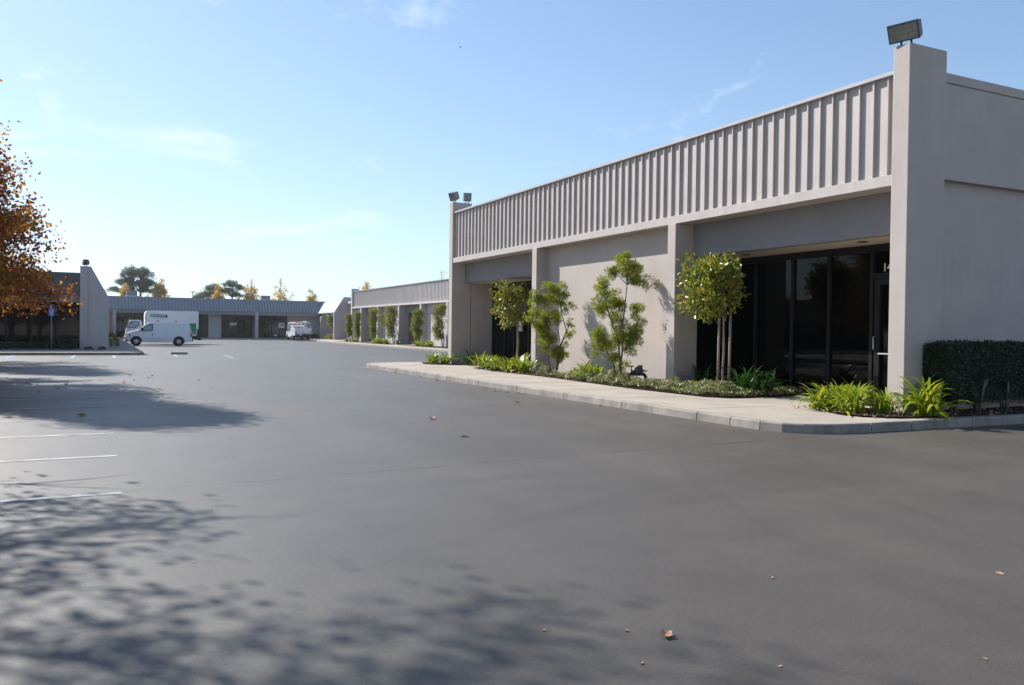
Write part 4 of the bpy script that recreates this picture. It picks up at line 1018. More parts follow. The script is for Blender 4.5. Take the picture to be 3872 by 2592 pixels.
# clumps by the right pillar
for (x, y, s_, k_, lab) in (
    (12.45, 11.55, 0.80, 0, "leafy strap plant at the walk corner, leftmost of the clumps by the right pillar"),
    (12.35, 10.85, 0.85, 1, "yellow-tipped strap plant at the front of the clumps by the right pillar"),
    (12.75, 11.2, 0.92, 2, "tall strap plant in the middle of the clumps left of the right pillar"),
    (13.0, 11.75, 0.85, 3, "strap plant at the back of the clumps beside the right pillar's sunlit face"),
    (12.85, 10.55, 0.72, 1, "short strap plant against the foot of the right pillar's sunlit face"),
    (13.38, 10.02, 1.15, 0, "big fanned strap plant in front of the right pillar beside the hedge"),
    (12.6, 32.75, 0.85, 1, "strap plant at the foot of the far pillar, leftmost on the near walk"),
    (12.95, 32.3, 0.8, 3, "strap plant tucked in the shade at the corner of the far pillar"),
    (13.0, 28.5, 0.95, 2, "strap plant left of the small tree at the far recess"),
    (12.75, 27.0, 0.9, 0, "strap plant in front of the far small tree's trunk, at the bed edge"),
    (12.75, 25.7, 0.92, 3, "yellowish strap plant beside the third column, at the bed edge"),
    (13.05, 25.6, 1.0, 1, "tall strap plant directly before the third column"),
    (12.85, 24.9, 0.85, 2, "strap plant between the third column and the left feathery shrub"),
    (13.05, 21.2, 0.95, 0, "strap plant between the two feathery shrubs, the left of that pair"),
    (12.85, 20.5, 0.95, 3, "strap plant between the two feathery shrubs, the right of that pair")):
    strap((x, y, 0.17), s_, lab, k_)
for (x, y, s_, k_, lab) in (
    (13.75, 31.5, 0.9, 4, "dark shaded strap plant against the return wall of the far recess"),
    (13.75, 16.75, 0.85, 5, "dark strap plant behind the staked tree, next to the second column"),
    (13.65, 15.0, 0.95, 4, "dark arching strap plant right of the staked tree"),
    (13.85, 14.65, 0.85, 5, "drooping dark strap plant at the bed's right end before the storefront")):
    strap((x, y, 0.17), s_, lab, k_)

# fuzzy leaf clumps
def clump_leaves(centres, per, L, W, r, up=0.25, spread=0.55, fold=0.2):
    """sprays of leaves around clump centres: leaves start inside and point outwards"""
    out = []
    for (x, y, z, rr) in centres:
        n = max(6, int(per * (rr / 0.2) ** 2))
        d = unit(r.normal(size=(n, 3))); q = r.uniform(0.15, 1.0, size=(n, 1)) ** 0.6
        P = np.array([[x, y, z]]) + d * q * rr * np.array([[1, 1, 0.85]])
        D = unit(d * spread + r.normal(size=(n, 3)) * 0.45 + np.array([[0, 0, up]]))
        out.append(leaf_geo(P, D, L * r.uniform(0.7, 1.2, n), W * r.uniform(0.7, 1.2, n), fold, r))
    return merge_geo(out)

LAT = np.array([math.cos(YAW), -math.sin(YAW)])       # sideways, across the view
DEP = np.array([math.sin(YAW), math.cos(YAW)])
def shrub(name, base, clumps, stems, label, cat, per, L, W, mat, r, group=None, bark='bark', stemr=0.032, depth=0.16):
    """multi-stem shrub: clump list of (side offset, height, radius); stems go up to the clumps"""
    t = empty(name, (base[0], base[1], 0.16), label, cat, group)
    cs = []; st = MB()
    for a, z, rr in clumps:
        dp = r.normal(0, depth)
        p = LAT * a + DEP * dp
        for q in range(6):
            o = r.normal(0, rr * 0.52, 3)
            cs.append((p[0] + o[0], p[1] + o[1], z - 0.16 + o[2], rr * r.uniform(0.35, 0.75)))
        # twig from nearest stem
        s0 = min(stems, key=lambda s_: min(abs(a - pt[0]) + abs(z - pt[1]) for pt in s_))
        k_ = min(s0, key=lambda pt: abs(a - pt[0]) * 1.0 + abs(z - 0.3 - pt[1]))
        b0 = LAT * k_[0]
        st.tube([(b0[0], b0[1], k_[1] - 0.16), ((b0[0] + p[0]) / 2, (b0[1] + p[1]) / 2, (k_[1] + z) / 2 - 0.16 + 0.03), (p[0], p[1], z - 0.16)], [stemr * 0.42, stemr * 0.3, stemr * 0.15], 5)
    for s_ in stems:
        n_ = len(s_)
        st.tube([(LAT[0] * a, LAT[1] * a, z - 0.16) for a, z in s_], [stemr * (1 - 0.75 * i / (n_ - 1)) for i in range(n_)], 7)
    V_, F_ = clump_leaves(cs, per, L, W, r)
    np_mesh("foliage", V_, F_, M[mat], t)
    st.build("stem", M[bark], t)
    return t
r_ = np.random.default_rng(11)
def cv(L, ax, sc, z0, row0): return [((a - ax) * sc, z0 + (row0 - b) * sc, c_ * sc) for a, b, c_ in L]
c2 = cv([(660, 205, 62), (700, 285, 82), (545, 345, 72), (820, 375, 72), (840, 450, 72), (680, 330, 72), (740, 430, 45), (450, 470, 70), (430, 570, 72), (450, 650, 82), (420, 740, 50), (600, 660, 82), (620, 745, 72), (780, 720, 62), (735, 830, 82),
         (800, 905, 60), (400, 960, 80), (450, 1040, 82), (510, 1110, 60), (640, 905, 90), (600, 1000, 62), (720, 1000, 72), (690, 1100, 60), (385, 1130, 42), (640, 1290, 55), (550, 1200, 50), (560, 560, 45)], 640, 0.00277, 0.40, 1365)
shrub("feathery_shrub", (12.80, 18.95), c2,
      [[(-0.08, 0.1), (-0.05, 0.6), (0.0, 1.1), (-0.02, 1.7), (0.05, 2.3), (0.1, 2.9), (0.05, 3.5)], [(-0.10, 0.1), (-0.25, 0.75), (-0.5, 1.2), (-0.62, 1.6)], [(-0.05, 0.5), (-0.1, 1.3), (-0.35, 2.0), (-0.5, 2.5)]],
      "tall feathery shrub by the sunlit wall, nearest the gas meter", "shrub", 420, 0.10, 0.015, 'feather', r_, "feathery shrubs along the wall")
c1 = cv([(970, 850, 48), (910, 885, 42), (1000, 925, 36), (830, 940, 52), (900, 950, 52), (990, 970, 42), (1040, 1000, 38), (800, 1050, 42), (870, 1060, 52), (940, 1080, 52), (820, 1130, 52), (890, 1160, 52), (1060, 1130, 26), (1060, 1210, 26),
         (860, 1210, 52), (920, 1250, 50), (880, 1300, 40), (990, 1310, 46), (1005, 1375, 46), (930, 1350, 36), (760, 1090, 28)], 950, 0.00428, 0.43, 1455)
shrub("feathery_shrub", (12.95, 23.0), c1,
      [[(0.05, 0.1), (0.1, 0.7), (0.25, 1.3), (0.38, 1.6), (0.2, 2.2), (0.1, 2.9)], [(-0.05, 0.1), (-0.2, 0.7), (-0.15, 1.3), (-0.3, 2.0), (-0.35, 2.6)], [(0.08, 0.3), (0.2, 1.0), (0.1, 1.8)]],
      "bushy feathery shrub left on the sunlit wall, beside the third column", "shrub", 420, 0.105, 0.016, 'feather', r_, "feathery shrubs along the wall")

def standard_tree(base, trunk_off, rad_, zc, rz, label, nleaf, r, stakes=True, bark='stake', L=0.13, W=0.068, mat='broad', trunk_r=0.03):
    t = empty("small_tree", (base[0], base[1], 0.16), label, "tree")
    P = []
    cs = []
    while len(cs) < 75:
        d = r.uniform(-1, 1, 3)
        if (np.abs(d) ** 3.2).sum() < 0.85 + r.uniform(-0.2, 0.2) and np.linalg.norm(d) > 0.35: cs.append(d)
    cs = np.array(cs)
    pts = []
    for d in cs:
        d = d * r.uniform(0.86, 1.14)
        m_ = int(nleaf // len(cs) * r.uniform(0.4, 1.5))
        o = unit(r.normal(size=(m_, 3))) * r.uniform(0.1, 1, (m_, 1)) ** 0.5 * 0.26
        pts.append(np.stack([d[0] * rad_ * 0.88 + o[:, 0], d[1] * rad_ * 0.88 + o[:, 1], d[2] * rz * 0.88 + o[:, 2] + zc - 0.16], 1))
    P = np.concatenate(pts)
    ctr = np.array([0, 0, zc - 0.3])
    D = unit(P - ctr) * 0.6 + r.normal(size=P.shape) * 0.55 + np.array([0, 0, 0.05])
    V_, F_ = leaf_geo(P, D, L * r.uniform(0.7, 1.25, len(P)), W * r.uniform(0.75, 1.2, len(P)), 0.22, r)
    np_mesh("crown", V_, F_, M[mat], t)
    st = MB(); o = LAT * trunk_off
    zt = zc - 0.16
    st.tube([(o[0], o[1], 0), (o[0] - 0.012, o[1], 0.5), (o[0] + 0.015, o[1], 1.0), (o[0] - 0.02, o[1], zt - rz * 0.85), (o[0] * 0.5, o[1] * 0.5, zt)], [trunk_r, trunk_r * 0.95, trunk_r * 0.9, trunk_r * 0.85, trunk_r * 0.4], 8)
    for i in range(9):
        a = i * 2.4; e = (math.cos(a) * rad_ * 0.7, math.sin(a) * rad_ * 0.7, zt + r.uniform(-0.5, 0.5) * rz)
        st.tube([(o[0] * 0.8, o[1] * 0.8, zt - rz * 0.6), (e[0] * 0.5 + o[0] * 0.3, e[1] * 0.5 + o[1] * 0.3, (zt - rz * 0.4 + e[2]) / 2), e], [0.018, 0.012, 0.005], 5)
    st.build("trunk", M['bark_pale'], t)
    if stakes:
        for sd_, rr in ((-0.125, 0.030), (0.145, 0.032)):
            k = MB(); q = o + LAT * sd_
            k.tube([(q[0], q[1], -0.02), (q[0] + 0.02, q[1], zt - rz * 0.75)], rr, 8)
            k = k.build("stake", M['stake'], t)
        k = MB()
        for zz in (0.62, zt - rz * 0.75 - 0.15):
            a = o - LAT * 0.16; b = o + LAT * 0.18
            k.tube([(a[0], a[1], zz + 0.05), (o[0] - 0.02, o[1] - 0.04, zz - 0.02), (o[0] + 0.02, o[1] - 0.045, zz - 0.03), (b[0], b[1], zz + 0.03)], 0.013, 6)
        k.build("tie", M['rubber'], t)
    return t
standard_tree((13.15, 15.75), 0.33, 0.70, 2.74, 0.72, "staked round-headed small tree before the dark storefront", 3500, np.random.default_rng(21))
standard_tree((13.9, 28.0), 0.24, 0.70, 2.62, 0.82, "round-headed small tree at the far recess of the near building", 3100, np.random.default_rng(22), stakes=False, trunk_r=0.05)

# low ground cover along the bed edge
def ground_cover(poly_pts, n, r, name, label, hmax=0.38):
    P = []
    xs = [p[0] for p in poly_pts]; ys = [p[1] for p in poly_pts]
    def inside(x, y):
        c_ = False; j_ = len(poly_pts) - 1
        for i in range(len(poly_pts)):
            if (ys[i] > y) != (ys[j_] > y) and x < (xs[j_] - xs[i]) * (y - ys[i]) / (ys[j_] - ys[i]) + xs[i]: c_ = not c_
            j_ = i
        return c_
    while len(P) < n:
        x, y = r.uniform(min(xs), max(xs)), r.uniform(min(ys), max(ys))
        if inside(x, y):
            h = hmax * (0.45 + 0.35 * math.sin(x * 5.1 + y * 2.3) * math.sin(y * 3.7 - x) + 0.2 * math.sin(y * 9))
            h = max(0.08, h)
            P.append((x, y, 0.17 + h * r.uniform(0.1, 1) ** 0.5))
    P = np.array(P); D = r.normal(size=P.shape) + np.array([0, 0, 0.5])
    V_, F_ = leaf_geo(P, D, 0.062 * r.uniform(0.6, 1.3, n), 0.036 * r.uniform(0.7, 1.2, n), 0.15, r)
    o = np_mesh(name, V_, F_, M['cover'])
    return tag(o, label, "ground cover", kind='stuff')
ground_cover([(12.27, 14.95), (12.57, 14.48), (13.0, 14.36), (13.35, 14.45), (13.2, 15.6), (13.0, 17.2), (12.95, 19.0), (13.1, 21.5), (12.95, 23.6), (12.64, 23.6), (12.66, 22.4), (12.32, 19.0), (12.22, 17.5)], 15000, np.random.default_rng(31), "ground_cover", "low whitish-green ground cover edging the bed along the near walk")
ground_cover([(13.4, 14.4), (15.0, 14.5), (15.0, 15.0), (13.5, 14.9)], 2200, np.random.default_rng(32), "ground_cover", "small shaded patch of ground cover at the bed's end before the storefront", 0.2)

def litter(polys, n, r):
    P = []
    for x0, x1, y0, y1 in polys:
        for q in range(n): P.append((r.uniform(x0, x1), r.uniform(y0, y1), 0.186 + r.uniform(0, 0.012)))
    P = np.array(P); D = r.normal(size=P.shape) * np.array([1, 1, 0.25])
    V_, F_ = leaf_geo(P, D, 0.07 * r.uniform(0.4, 1.3, len(P)), 0.045 * r.uniform(0.5, 1.2, len(P)), 0.2, r)
    tag(np_mesh("leaf_litter", V_, F_, M['dry_leaf']), "dry leaf litter and bark scattered over the planting beds", "leaf litter", kind='stuff')
litter([(12.3, 13.6, 15, 25), (12.8, 13.5, 24.5, 28.8), (12.1, 13.3, 9.95, 12.2), (13.4, 20, 9.62, 10.5), (13.0, 15.1, 14.4, 15.0)], 130, np.random.default_rng(33))
# clipped hedge right of the pillar
def hedge(name, x0, x1, y0, y1, z0, z1, n, label, r, stems, L=0.055, W=0.03, mat='hedge'):
    t = empty(name, ((x0 + x1) / 2, (y0 + y1) / 2, 0.16), label, "hedge")
    c_ = np.array([(x0 + x1) / 2, (y0 + y1) / 2, 0.16])
    U_ = r.uniform(0, 1, (n, 3))
    face = r.integers(0, 6, n)
    P = np.empty((n, 3))
    P[:, 0] = x0 + (x1 - x0) * U_[:, 0]; P[:, 1] = y0 + (y1 - y0) * U_[:, 1]; P[:, 2] = z0 + (z1 - z0) * U_[:, 2]
    d_ = np.abs(r.normal(0, 0.05, n))
    m_ = face == 0; P[m_, 1] = y0 + d_[m_]
    m_ = face == 1; P[m_, 2] = z1 - d_[m_]
    m_ = face == 2; P[m_, 0] = x0 + d_[m_]
    m_ = face == 3; P[m_, 1] = y0 + d_[m_] * 2
    m_ = face == 5; P[m_, 1] = y1 - d_[m_]
    # rounded shoulders and a ragged underside
    under = z0 + 0.14 * np.sin(P[:, 0] * 3.1) * np.sin(P[:, 0] * 7.3 + 1)
    P[:, 2] = np.maximum(P[:, 2], under - r.uniform(0, 0.2, n))
    e = np.clip((z0 + 0.35 - P[:, 2]) / 0.5, 0, 1); P[:, 0] += np.where(P[:, 0] < (x0 + 0.6), e * 0.25, 0)
    bulge = 0.06 * np.sin(P[:, 0] * 4.2 + P[:, 2] * 2.0) + 0.04 * np.sin(P[:, 2] * 6.1 + P[:, 0])
    P[:, 1] += bulge; P[:, 2] += 0.025 * np.sin(P[:, 0] * 9) + r.normal(0, 0.012, n)
    D = r.normal(size=(n, 3)) * 0.7 + np.array([0, -0.5, 0.4])
    V_, F_ = leaf_geo(P - c_, D, L * r.uniform(0.6, 1.3, n), W * r.uniform(0.7, 1.2, n), 0.2, r)
    np_mesh("foliage", V_, F_, M[mat], t)
    for sx, sy, h in stems:
        b = MB(tuple(c_))
        for q in range(4):
            a = q * 1.7 + sx * 5
            b.tube([(sx + 0.03 * math.cos(a), sy + 0.03 * math.sin(a), 0.15), (sx + 0.09 * math.cos(a), sy + 0.08 * math.sin(a), 0.15 + h * 0.45), (sx + 0.30 * math.cos(a), sy + 0.16 * math.sin(a), 0.15 + h)], [0.035, 0.028, 0.016], 7)
        b.build("stem", M['bark'], t)
    return t
hedge("clipped_hedge", 13.78, 20.0, 9.95, 10.5, 0.36, 1.47, 38000, "dark clipped hedge on gnarled stems against the shaded right wall", np.random.default_rng(41), [(14.1, 10.05, 0.6), (14.75, 10.02, 0.65), (15.6, 10.05, 0.6), (16.6, 10.05, 0.6), (17.6, 10.05, 0.6)])
hedge("low_hedge", -2.1, -1.15, 55.0, 55.7, 0.16, 0.72, 2500, "low dark hedge beside the left fin wall", np.random.default_rng(42), [(-1.6, 55.4, 0.3)], 0.09, 0.05)
hedge("low_hedge", -9.5, -2.3, 55.3, 56.0, 0.16, 0.55, 5000, "long low dark hedge under the left building's glass", np.random.default_rng(43), [(-5, 55.6, 0.3)], 0.10, 0.05)

# clipped shrubs along the back building
def topiary(base, w, z0, z1, label, r, n=4200, toff=0.0, group="clipped tall shrubs before the back building", mat='topiary'):
    t = empty("clipped_shrub", (base[0], base[1], 0.16), label, "shrub", group)
    cs = []
    H_ = z1 - z0
    m_ = max(14, int(H_ * w * 12))
    for i in range(m_):
        z = z0 + H_ * (i + 0.5) / m_; f = (z - z0) / H_
        hwid = w / 2 * (0.72 + 0.35 * f) * (0.85 + 0.25 * math.sin(i * 2.1))
        for q in range(2):
            a = r.uniform(-1, 1) * hwid * 0.75; d = r.normal(0, 0.16)
            p = LAT * a + DEP * d
            rr = r.uniform(0.16, 0.27)
            zz = min(z + r.normal(0, 0.06), z1 - rr * 0.8)
            cs.append((p[0], p[1], zz - 0.16, rr))
    V_, F_ = clump_leaves(cs, n / len(cs), 0.13, 0.045, r)
    np_mesh("foliage", V_, F_, M[mat], t)
    st = MB(); o = LAT * toff
    for q in (-0.06, 0.07):
        st.tube([(o[0] + q, o[1], 0), (o[0] * 0.9 + q * 1.5, o[1] * 0.9, z0 * 0.8), (q * 2, 0, z0 + H_ * 0.5), (q * 3, 0, z1 - 0.4)], [0.05, 0.045, 0.035, 0.012], 6)
    st.build("stem", M['bark'], t)
    return t
rt_ = np.random.default_rng(51)
topiary((24.9, 63.4), 1.45, 0.85, 3.66, "clipped tall shrub at the right end of the back building, nearest of its row", rt_, toff=0.3)
topiary((24.9, 68.5), 1.45, 0.90, 3.38, "clipped tall shrub with a grassy tuft below it, second from the right in its row", rt_, toff=0.05)
topiary((24.9, 75.9), 1.6, 0.85, 3.82, "broad clipped shrub before the middle column, third from the right in its row", rt_, toff=0.25)
topiary((24.9, 81.5), 1.25, 0.65, 3.70, "narrow upright clipped shrub, fourth from the right in its row", rt_, toff=0.1)
topiary((24.9, 87.6), 0.95, 0.75, 3.40, "orange-tinged clipped shrub, second from the left in the back row", rt_, toff=0.0)
topiary((24.9, 90.9), 0.80, 0.90, 3.20, "thin clipped shrub by the end pillar, leftmost in the back row", rt_, toff=0.25)
standard_tree((25.3, 79.0), 0.2, 0.75, 2.4, 0.75, "small round tree half hidden behind the clipped shrubs of the back building", 900, np.random.default_rng(52), False, L=0.17, W=0.09)
standard_tree((27.6, 109.2), 0.05, 0.75, 2.55, 0.85, "small round tree between the fin walls of the far wing", 900, np.random.default_rng(53), False, L=0.2, W=0.1)
def bush(loc, rx, ry, rz, label, r, mat='hedge', n=900, L=0.12):
    t = empty("round_bush", (loc[0], loc[1], 0.16), label, "bush")
    d = unit(r.normal(size=(n, 3))); d[:, 2] = np.abs(d[:, 2])
    P = d * r.uniform(0.75, 1.0, (n, 1)) * np.array([rx, ry, rz])
    V_, F_ = leaf_geo(P, d + r.normal(size=(n, 3)) * 0.6, L * r.uniform(0.7, 1.2, n), L * 0.55, 0.2, r)
    np_mesh("foliage", V_, F_, M[mat], t)
    m = MB(); m.tube([(0, 0, -0.02), (0, 0, rz * 0.5)], [0.05, 0.02], 6); m.build("stem", M['bark'], t)
bush((27.2, 108.0), 0.9, 0.9, 0.72, "clipped round bush at the foot of the far wing's fin wall", np.random.default_rng(54), 'topiary')
bush((26.6, 114.3), 0.6, 0.6, 0.65, "dark round bush in the corner between the far building and the wing", np.random.default_rng(55))
bush((0.75, 64.5), 0.5, 0.7, 0.95, "shrub spilling over the left walk behind the fin wall", np.random.default_rng(56), 'topiary')
for x in (-0.55, 0.15): bush((x, 55.72), 0.22, 0.12, 0.14, "tuft of dry weeds at the foot of the left fin wall, on its " + ("left" if x < 0 else "right"), np.random.default_rng(57), 'autumn_dull', 160, 0.08)
for (x, y, s_, k_, lab) in (
    (24.5, 64.3, 1.0, 0, "strap plant under the rightmost clipped shrub of the back row"),
    (24.5, 66.0, 1.0, 1, "strap plant between the two rightmost clipped shrubs of the back row"),
    (24.5, 67.4, 0.9, 2, "strap plant left of the gap between the two rightmost clipped shrubs"),
    (24.5, 76.2, 1.0, 3, "strap plant under the broad middle clipped shrub of the back row"),
    (24.5, 78.0, 1.15, 0, "large strap plant below the small round tree of the back row"),
    (24.5, 79.8, 0.9, 1, "strap plant beside the narrow upright clipped shrub of the back row"),
    (24.5, 87.0, 0.8, 2, "strap plant under the orange-tinged clipped shrub of the back row"),
    (24.5, 90.0, 0.8, 3, "strap plant under the leftmost clipped shrub of the back row"),
    (24.9, 73.9, 0.75, 4, "dark strap plant by the doorway of the back building")):
    strap((x, y, 0.16), s_, lab, k_, "strap plants along the back building")

# ================================================================== TREES
def tree_geo(r, H, trunk_r, env, z0, nl, twigs, per, L, W, loose=0.13, lean=0.0, droop=0.0, leaf_keep=None, upright=0.35, limb_drop=0.0):
    """trunk + limbs + twigs + leaves; env(f) gives crown radius at height fraction f of the crown"""
    st = MB(); pts = []; dirs = []
    top = H * 0.93
    tp = [Vector((lean * (i / 8) + r.normal(0, 0.05) * (i > 0), r.normal(0, 0.05) * (i > 0), top * i / 8)) for i in range(9)]
    st.tube(tp, [trunk_r * (1 - 0.88 * i / 8) for i in range(9)], 9)
    def trunk_at(z):
        f = max(0, min(7.999, z / top * 8)); i = int(f); return tp[i].lerp(tp[i + 1], f - i)
    for i in range(nl):
        f = (i + 0.5) / nl
        zt = z0 + (H - z0) * f
        a = i * 2.39996 + r.normal(0, 0.25)
        rad_ = max(0.15, env(f)) * r.uniform(0.72, 1.06)
        zs = max(z0 * 0.55, zt - rad_ * upright * 1.6 - 0.2)
        s0 = trunk_at(min(zs, top * 0.98))
        e = Vector((s0.x + math.cos(a) * rad_, s0.y + math.sin(a) * rad_, zt - droop * rad_))
        mid = s0.lerp(e, 0.5) + Vector((r.normal(0, 0.12), r.normal(0, 0.12), 0.10 * rad_ + 0.05))
        P = [s0, s0.lerp(mid, 0.5) + Vector((0, 0, 0.04)), mid, mid.lerp(e, 0.5) + Vector((r.normal(0, 0.08), r.normal(0, 0.08), 0.02)), e]
        br = trunk_r * 0.34 * (1 - 0.55 * f)
        bare = r.uniform() < limb_drop
        st.tube(P, [br, br * 0.8, br * 0.6, br * 0.4, br * 0.15], 6)
        for q in range(twigs):
            t_ = r.uniform(0.28, 1.0); k_ = min(3, int(t_ * 4)); b0 = P[k_].lerp(P[k_ + 1], t_ * 4 - k_)
            dv = Vector((math.cos(a) * 0.6 + r.normal(0, 0.7), math.sin(a) * 0.6 + r.normal(0, 0.7), r.normal(0.25, 0.5))).normalized()
            ln = r.uniform(0.35, 0.9) * (0.6 + 0.12 * H) * 0.62
            e2 = b0 + dv * ln
            st.tube([b0, b0.lerp(e2, 0.5) + Vector((0, 0, 0.03)), e2], [br * 0.28, br * 0.2, br * 0.08], 4)
            if bare and r.uniform() < 0.85: continue
            if leaf_keep is not None and r.uniform() > leaf_keep(e2.z / H): continue
            n = max(3, int(per * r.uniform(0.5, 1.5)))
            tt = r.uniform(0.15, 1.1, n)
            c_ = np.array(b0)[None] + (np.array(e2) - np.array(b0))[None] * tt[:, None] + r.normal(0, loose, (n, 3))
            pts.append(c_); dirs.append(np.tile(np.array(dv), (n, 1)) * 0.4 + r.normal(0, 0.7, (n, 3)) + np.array([0, 0, -0.25]))
    P = np.concatenate(pts); Dd = np.concatenate(dirs)
    V_, F_ = leaf_geo(P, Dd, L * r.uniform(0.6, 1.25, len(P)), W * r.uniform(0.7, 1.2, len(P)), 0.25, r)
    return st, V_, F_

def env_autumn(f):
    return float(np.interp(f, [0, 0.055, 0.2, 0.31, 0.52, 0.72, 0.89, 1.0], [3.9, 4.2, 4.0, 3.1, 1.9, 1.4, 1.0, 0.3]))
def env_tall(f):
    return float(np.interp(f, [0, 0.2, 0.35, 0.5, 0.65, 0.8, 0.92, 1.0], [2.6, 3.2, 3.3, 3.5, 3.8, 3.5, 2.3, 0.6]))
def autumn_tree(x, y, H, label, seed, scale=1.0, nl=64, twigs=13, per=15, env_autumn=env_autumn, drop=0.0):
    r = np.random.default_rng(seed)
    t = empty("autumn_tree", (x, y, 0.12), label, "tree", "autumn trees along the left parking row")
    st, V_, F_ = tree_geo(r, H, 0.19, lambda f: env_autumn(f) * scale, 2.35, nl, twigs, per, 0.115, 0.092, 0.19, limb_drop=drop)
    st.build("trunk", M['bark'], t)
    np_mesh("crown", V_, F_, M['autumn'], t)
    return t
autumn_tree(-4.95, 28.0, 10.9, "orange and brown autumn tree at the left edge, its crown hanging before the left building", 61, 1.0, 104, 21, 56)
autumn_tree(-6.0, 42.0, 10.2, "browner autumn tree behind the front one, near the left building", 62, 1.0, 76, 15, 32)
autumn_tree(-6.7, 15.0, 12.8, "nearest autumn tree left of the lot, throwing the dappled foreground shadow", 67, 1.0, 70, 15, 19, env_tall, 0.45)

# far trees behind the far building
def pine(x, y, H, trunks, domes, label, seed):
    """umbrella pine: bare forked trunks carrying flattened needle clumps; domes are (dx, z, rx, rz)"""
    r = np.random.default_rng(seed)
    t = empty("pine_tree", (x, y, 0), label, "tree", "dark pines behind the far building")
    st = MB(); cl = []
    for dx, zc, rx, rz in domes:
        for q in range(int(95 * rx * rz / 4) + 12):
            d = unit(r.normal(size=3)); d[2] = abs(d[2]) * 1.0 - 0.45
            k_ = r.uniform(0.35, 1.03)
            p = (dx + d[0] * rx * k_, d[1] * rx * k_, zc + d[2] * rz * k_)
            rr = r.uniform(0.16, 0.42)
            cl.append((*p, rr))
            T0 = min(trunks, key=lambda T_: abs(T_[-1][0] - dx))
            b0 = min(T0, key=lambda q_: abs(q_[1] - (p[2] - 1.6)) + 0.2 * abs(q_[0] - p[0]))
            if r.uniform() < 0.5:
                st.tube([(b0[0], 0, b0[1]), ((b0[0] + p[0]) / 2, p[1] * 0.4, (b0[1] + p[2]) / 2 - 0.1), p], [0.08, 0.05, 0.02], 5)
    for T_ in trunks:
        st.tube([(a, 0, z) for a, z in T_], [0.28 * (1 - 0.6 * i / (len(T_) - 1)) for i in range(len(T_))], 7)
    out = []
    for (px, py, pz, rr) in cl:
        n = int(34 * (rr / 0.35) ** 2)
        d = unit(r.normal(size=(n, 3))); q = r.uniform(0.2, 1, (n, 1)) ** 0.5
        P = np.array([[px, py, pz]]) + d * q * rr * np.array([[1.2, 1.2, 0.95]])
        out.append(leaf_geo(P, d * 0.4 + r.normal(size=(n, 3)) * 0.4 + np.array([0, 0, 0.4]), 0.34 * r.uniform(0.7, 1.2, n), 0.09, 0.2, r))
    V_, F_ = merge_geo(out)
    st.build("trunk", M['bark_far'], t)
    np_mesh("crown", V_, F_, M['pine'], t)
pine(6.6, 190, 15, [[(0, 0), (0, 5), (-0.1, 8.5), (-0.4, 10.5), (-0.6, 12)], [(0.1, 0), (0.8, 6), (1.1, 8.6), (1.2, 11), (1.4, 12.5)]],
     [(-0.9, 12.6, 2.1, 2.3), (1.7, 12.5, 2.0, 2.4), (-1.2, 10.8, 1.7, 1.7), (1.8, 10.5, 1.7, 1.8), (2.6, 10.6, 1.5, 1.3), (-2.2, 10.6, 1.6, 1.0), (0.6, 10.2, 2.0, 1.3), (-3.9, 9.0, 1.6, 0.8), (-1.6, 9.2, 1.3, 0.8), (2.2, 9.0, 1.5, 1.0)], "tall twin-domed dark pine behind the far building's left end", 71)
pine(22.6, 190, 12, [[(0, 0), (-0.2, 6), (-0.5, 8.5), (-0.4, 10)]], [(-0.6, 10.0, 1.9, 1.5), (-2.4, 8.6, 1.7, 1.1), (-3.6, 7.8, 1.4, 0.7), (0.8, 9.2, 1.5, 1.2), (-1.0, 8.4, 1.8, 1.0)], "lower dark pine left of the pair behind the far building's middle", 72)
pine(26.2, 191, 12.5, [[(0.2, 0), (0.1, 6), (-0.1, 8.2), (0.1, 10.3)]], [(-0.3, 11.0, 1.9, 1.3), (1.4, 10.3, 1.3, 1.0), (-1.1, 9.6, 1.5, 1.0), (0.9, 8.6, 1.3, 0.8)], "higher dark pine right of the pair behind the far building's middle", 73)

def poplar(x, y, H, rmax, label, seed, bare_top=0.35, dens=9, mat='poplar', nl=46):
    r = np.random.default_rng(seed)
    t = empty("poplar_tree", (x, y, 0), label, "tree", "yellow poplars behind the far building")
    env = lambda f: rmax * float(np.interp(f, [0, 0.25, 0.6, 1], [0.6, 1.0, 0.7, 0.12]))
    keep = lambda f: 1.0 if f < 1 - bare_top else max(0.08, 1 - (f - (1 - bare_top)) / bare_top * 1.3)
    st, V_, F_ = tree_geo(r, H, 0.15, env, 3.0, nl, 9, dens * 1.6, 0.30, 0.24, 0.2, leaf_keep=keep, upright=1.5)
    st.build("trunk", M['bark_pale'], t)
    np_mesh("crown", V_, F_, M[mat], t)
poplar(11.3, 188, 11.6, 2.1, "yellow autumn tree right of the twin-domed pine", 81, 0.2, 12)
poplar(4.6, 186, 10.2, 1.2, "small orange autumn tree glimpsed under the twin-domed pine", 82, 0.2, 9)
poplar(22.6, 186, 10.4, 1.3, "orange autumn tree standing in front of the two lower pines", 83, 0.3, 9)
poplar(29.7, 188, 12.3, 1.9, "yellow poplar just right of the two lower pines", 84, 0.35, 10)
poplar(35.9, 188, 13.0, 1.9, "tallest yellow poplar with bare twigs, right of the second roof unit", 85, 0.5, 8)
poplar(38.2, 188, 9.4, 0.9, "small bare poplar beside the tallest one", 86, 0.9, 3, nl=24)
poplar(43.0, 188, 10.5, 1.5, "yellow poplar over the far building's right end", 87, 0.3, 10)
poplar(55.4, 188, 13.1, 1.7, "pale yellow poplar behind the end pillar of the back building", 88, 0.25, 9)
poplar(73.5, 186, 16.4, 1.1, "thin bare treetop above the back building's fascia", 89, 0.95, 3, nl=34)
poplar(-1.5, 160, 8.8, 1.3, "orange tree peeping over the slope of the left fin wall", 90, 0.3, 9)

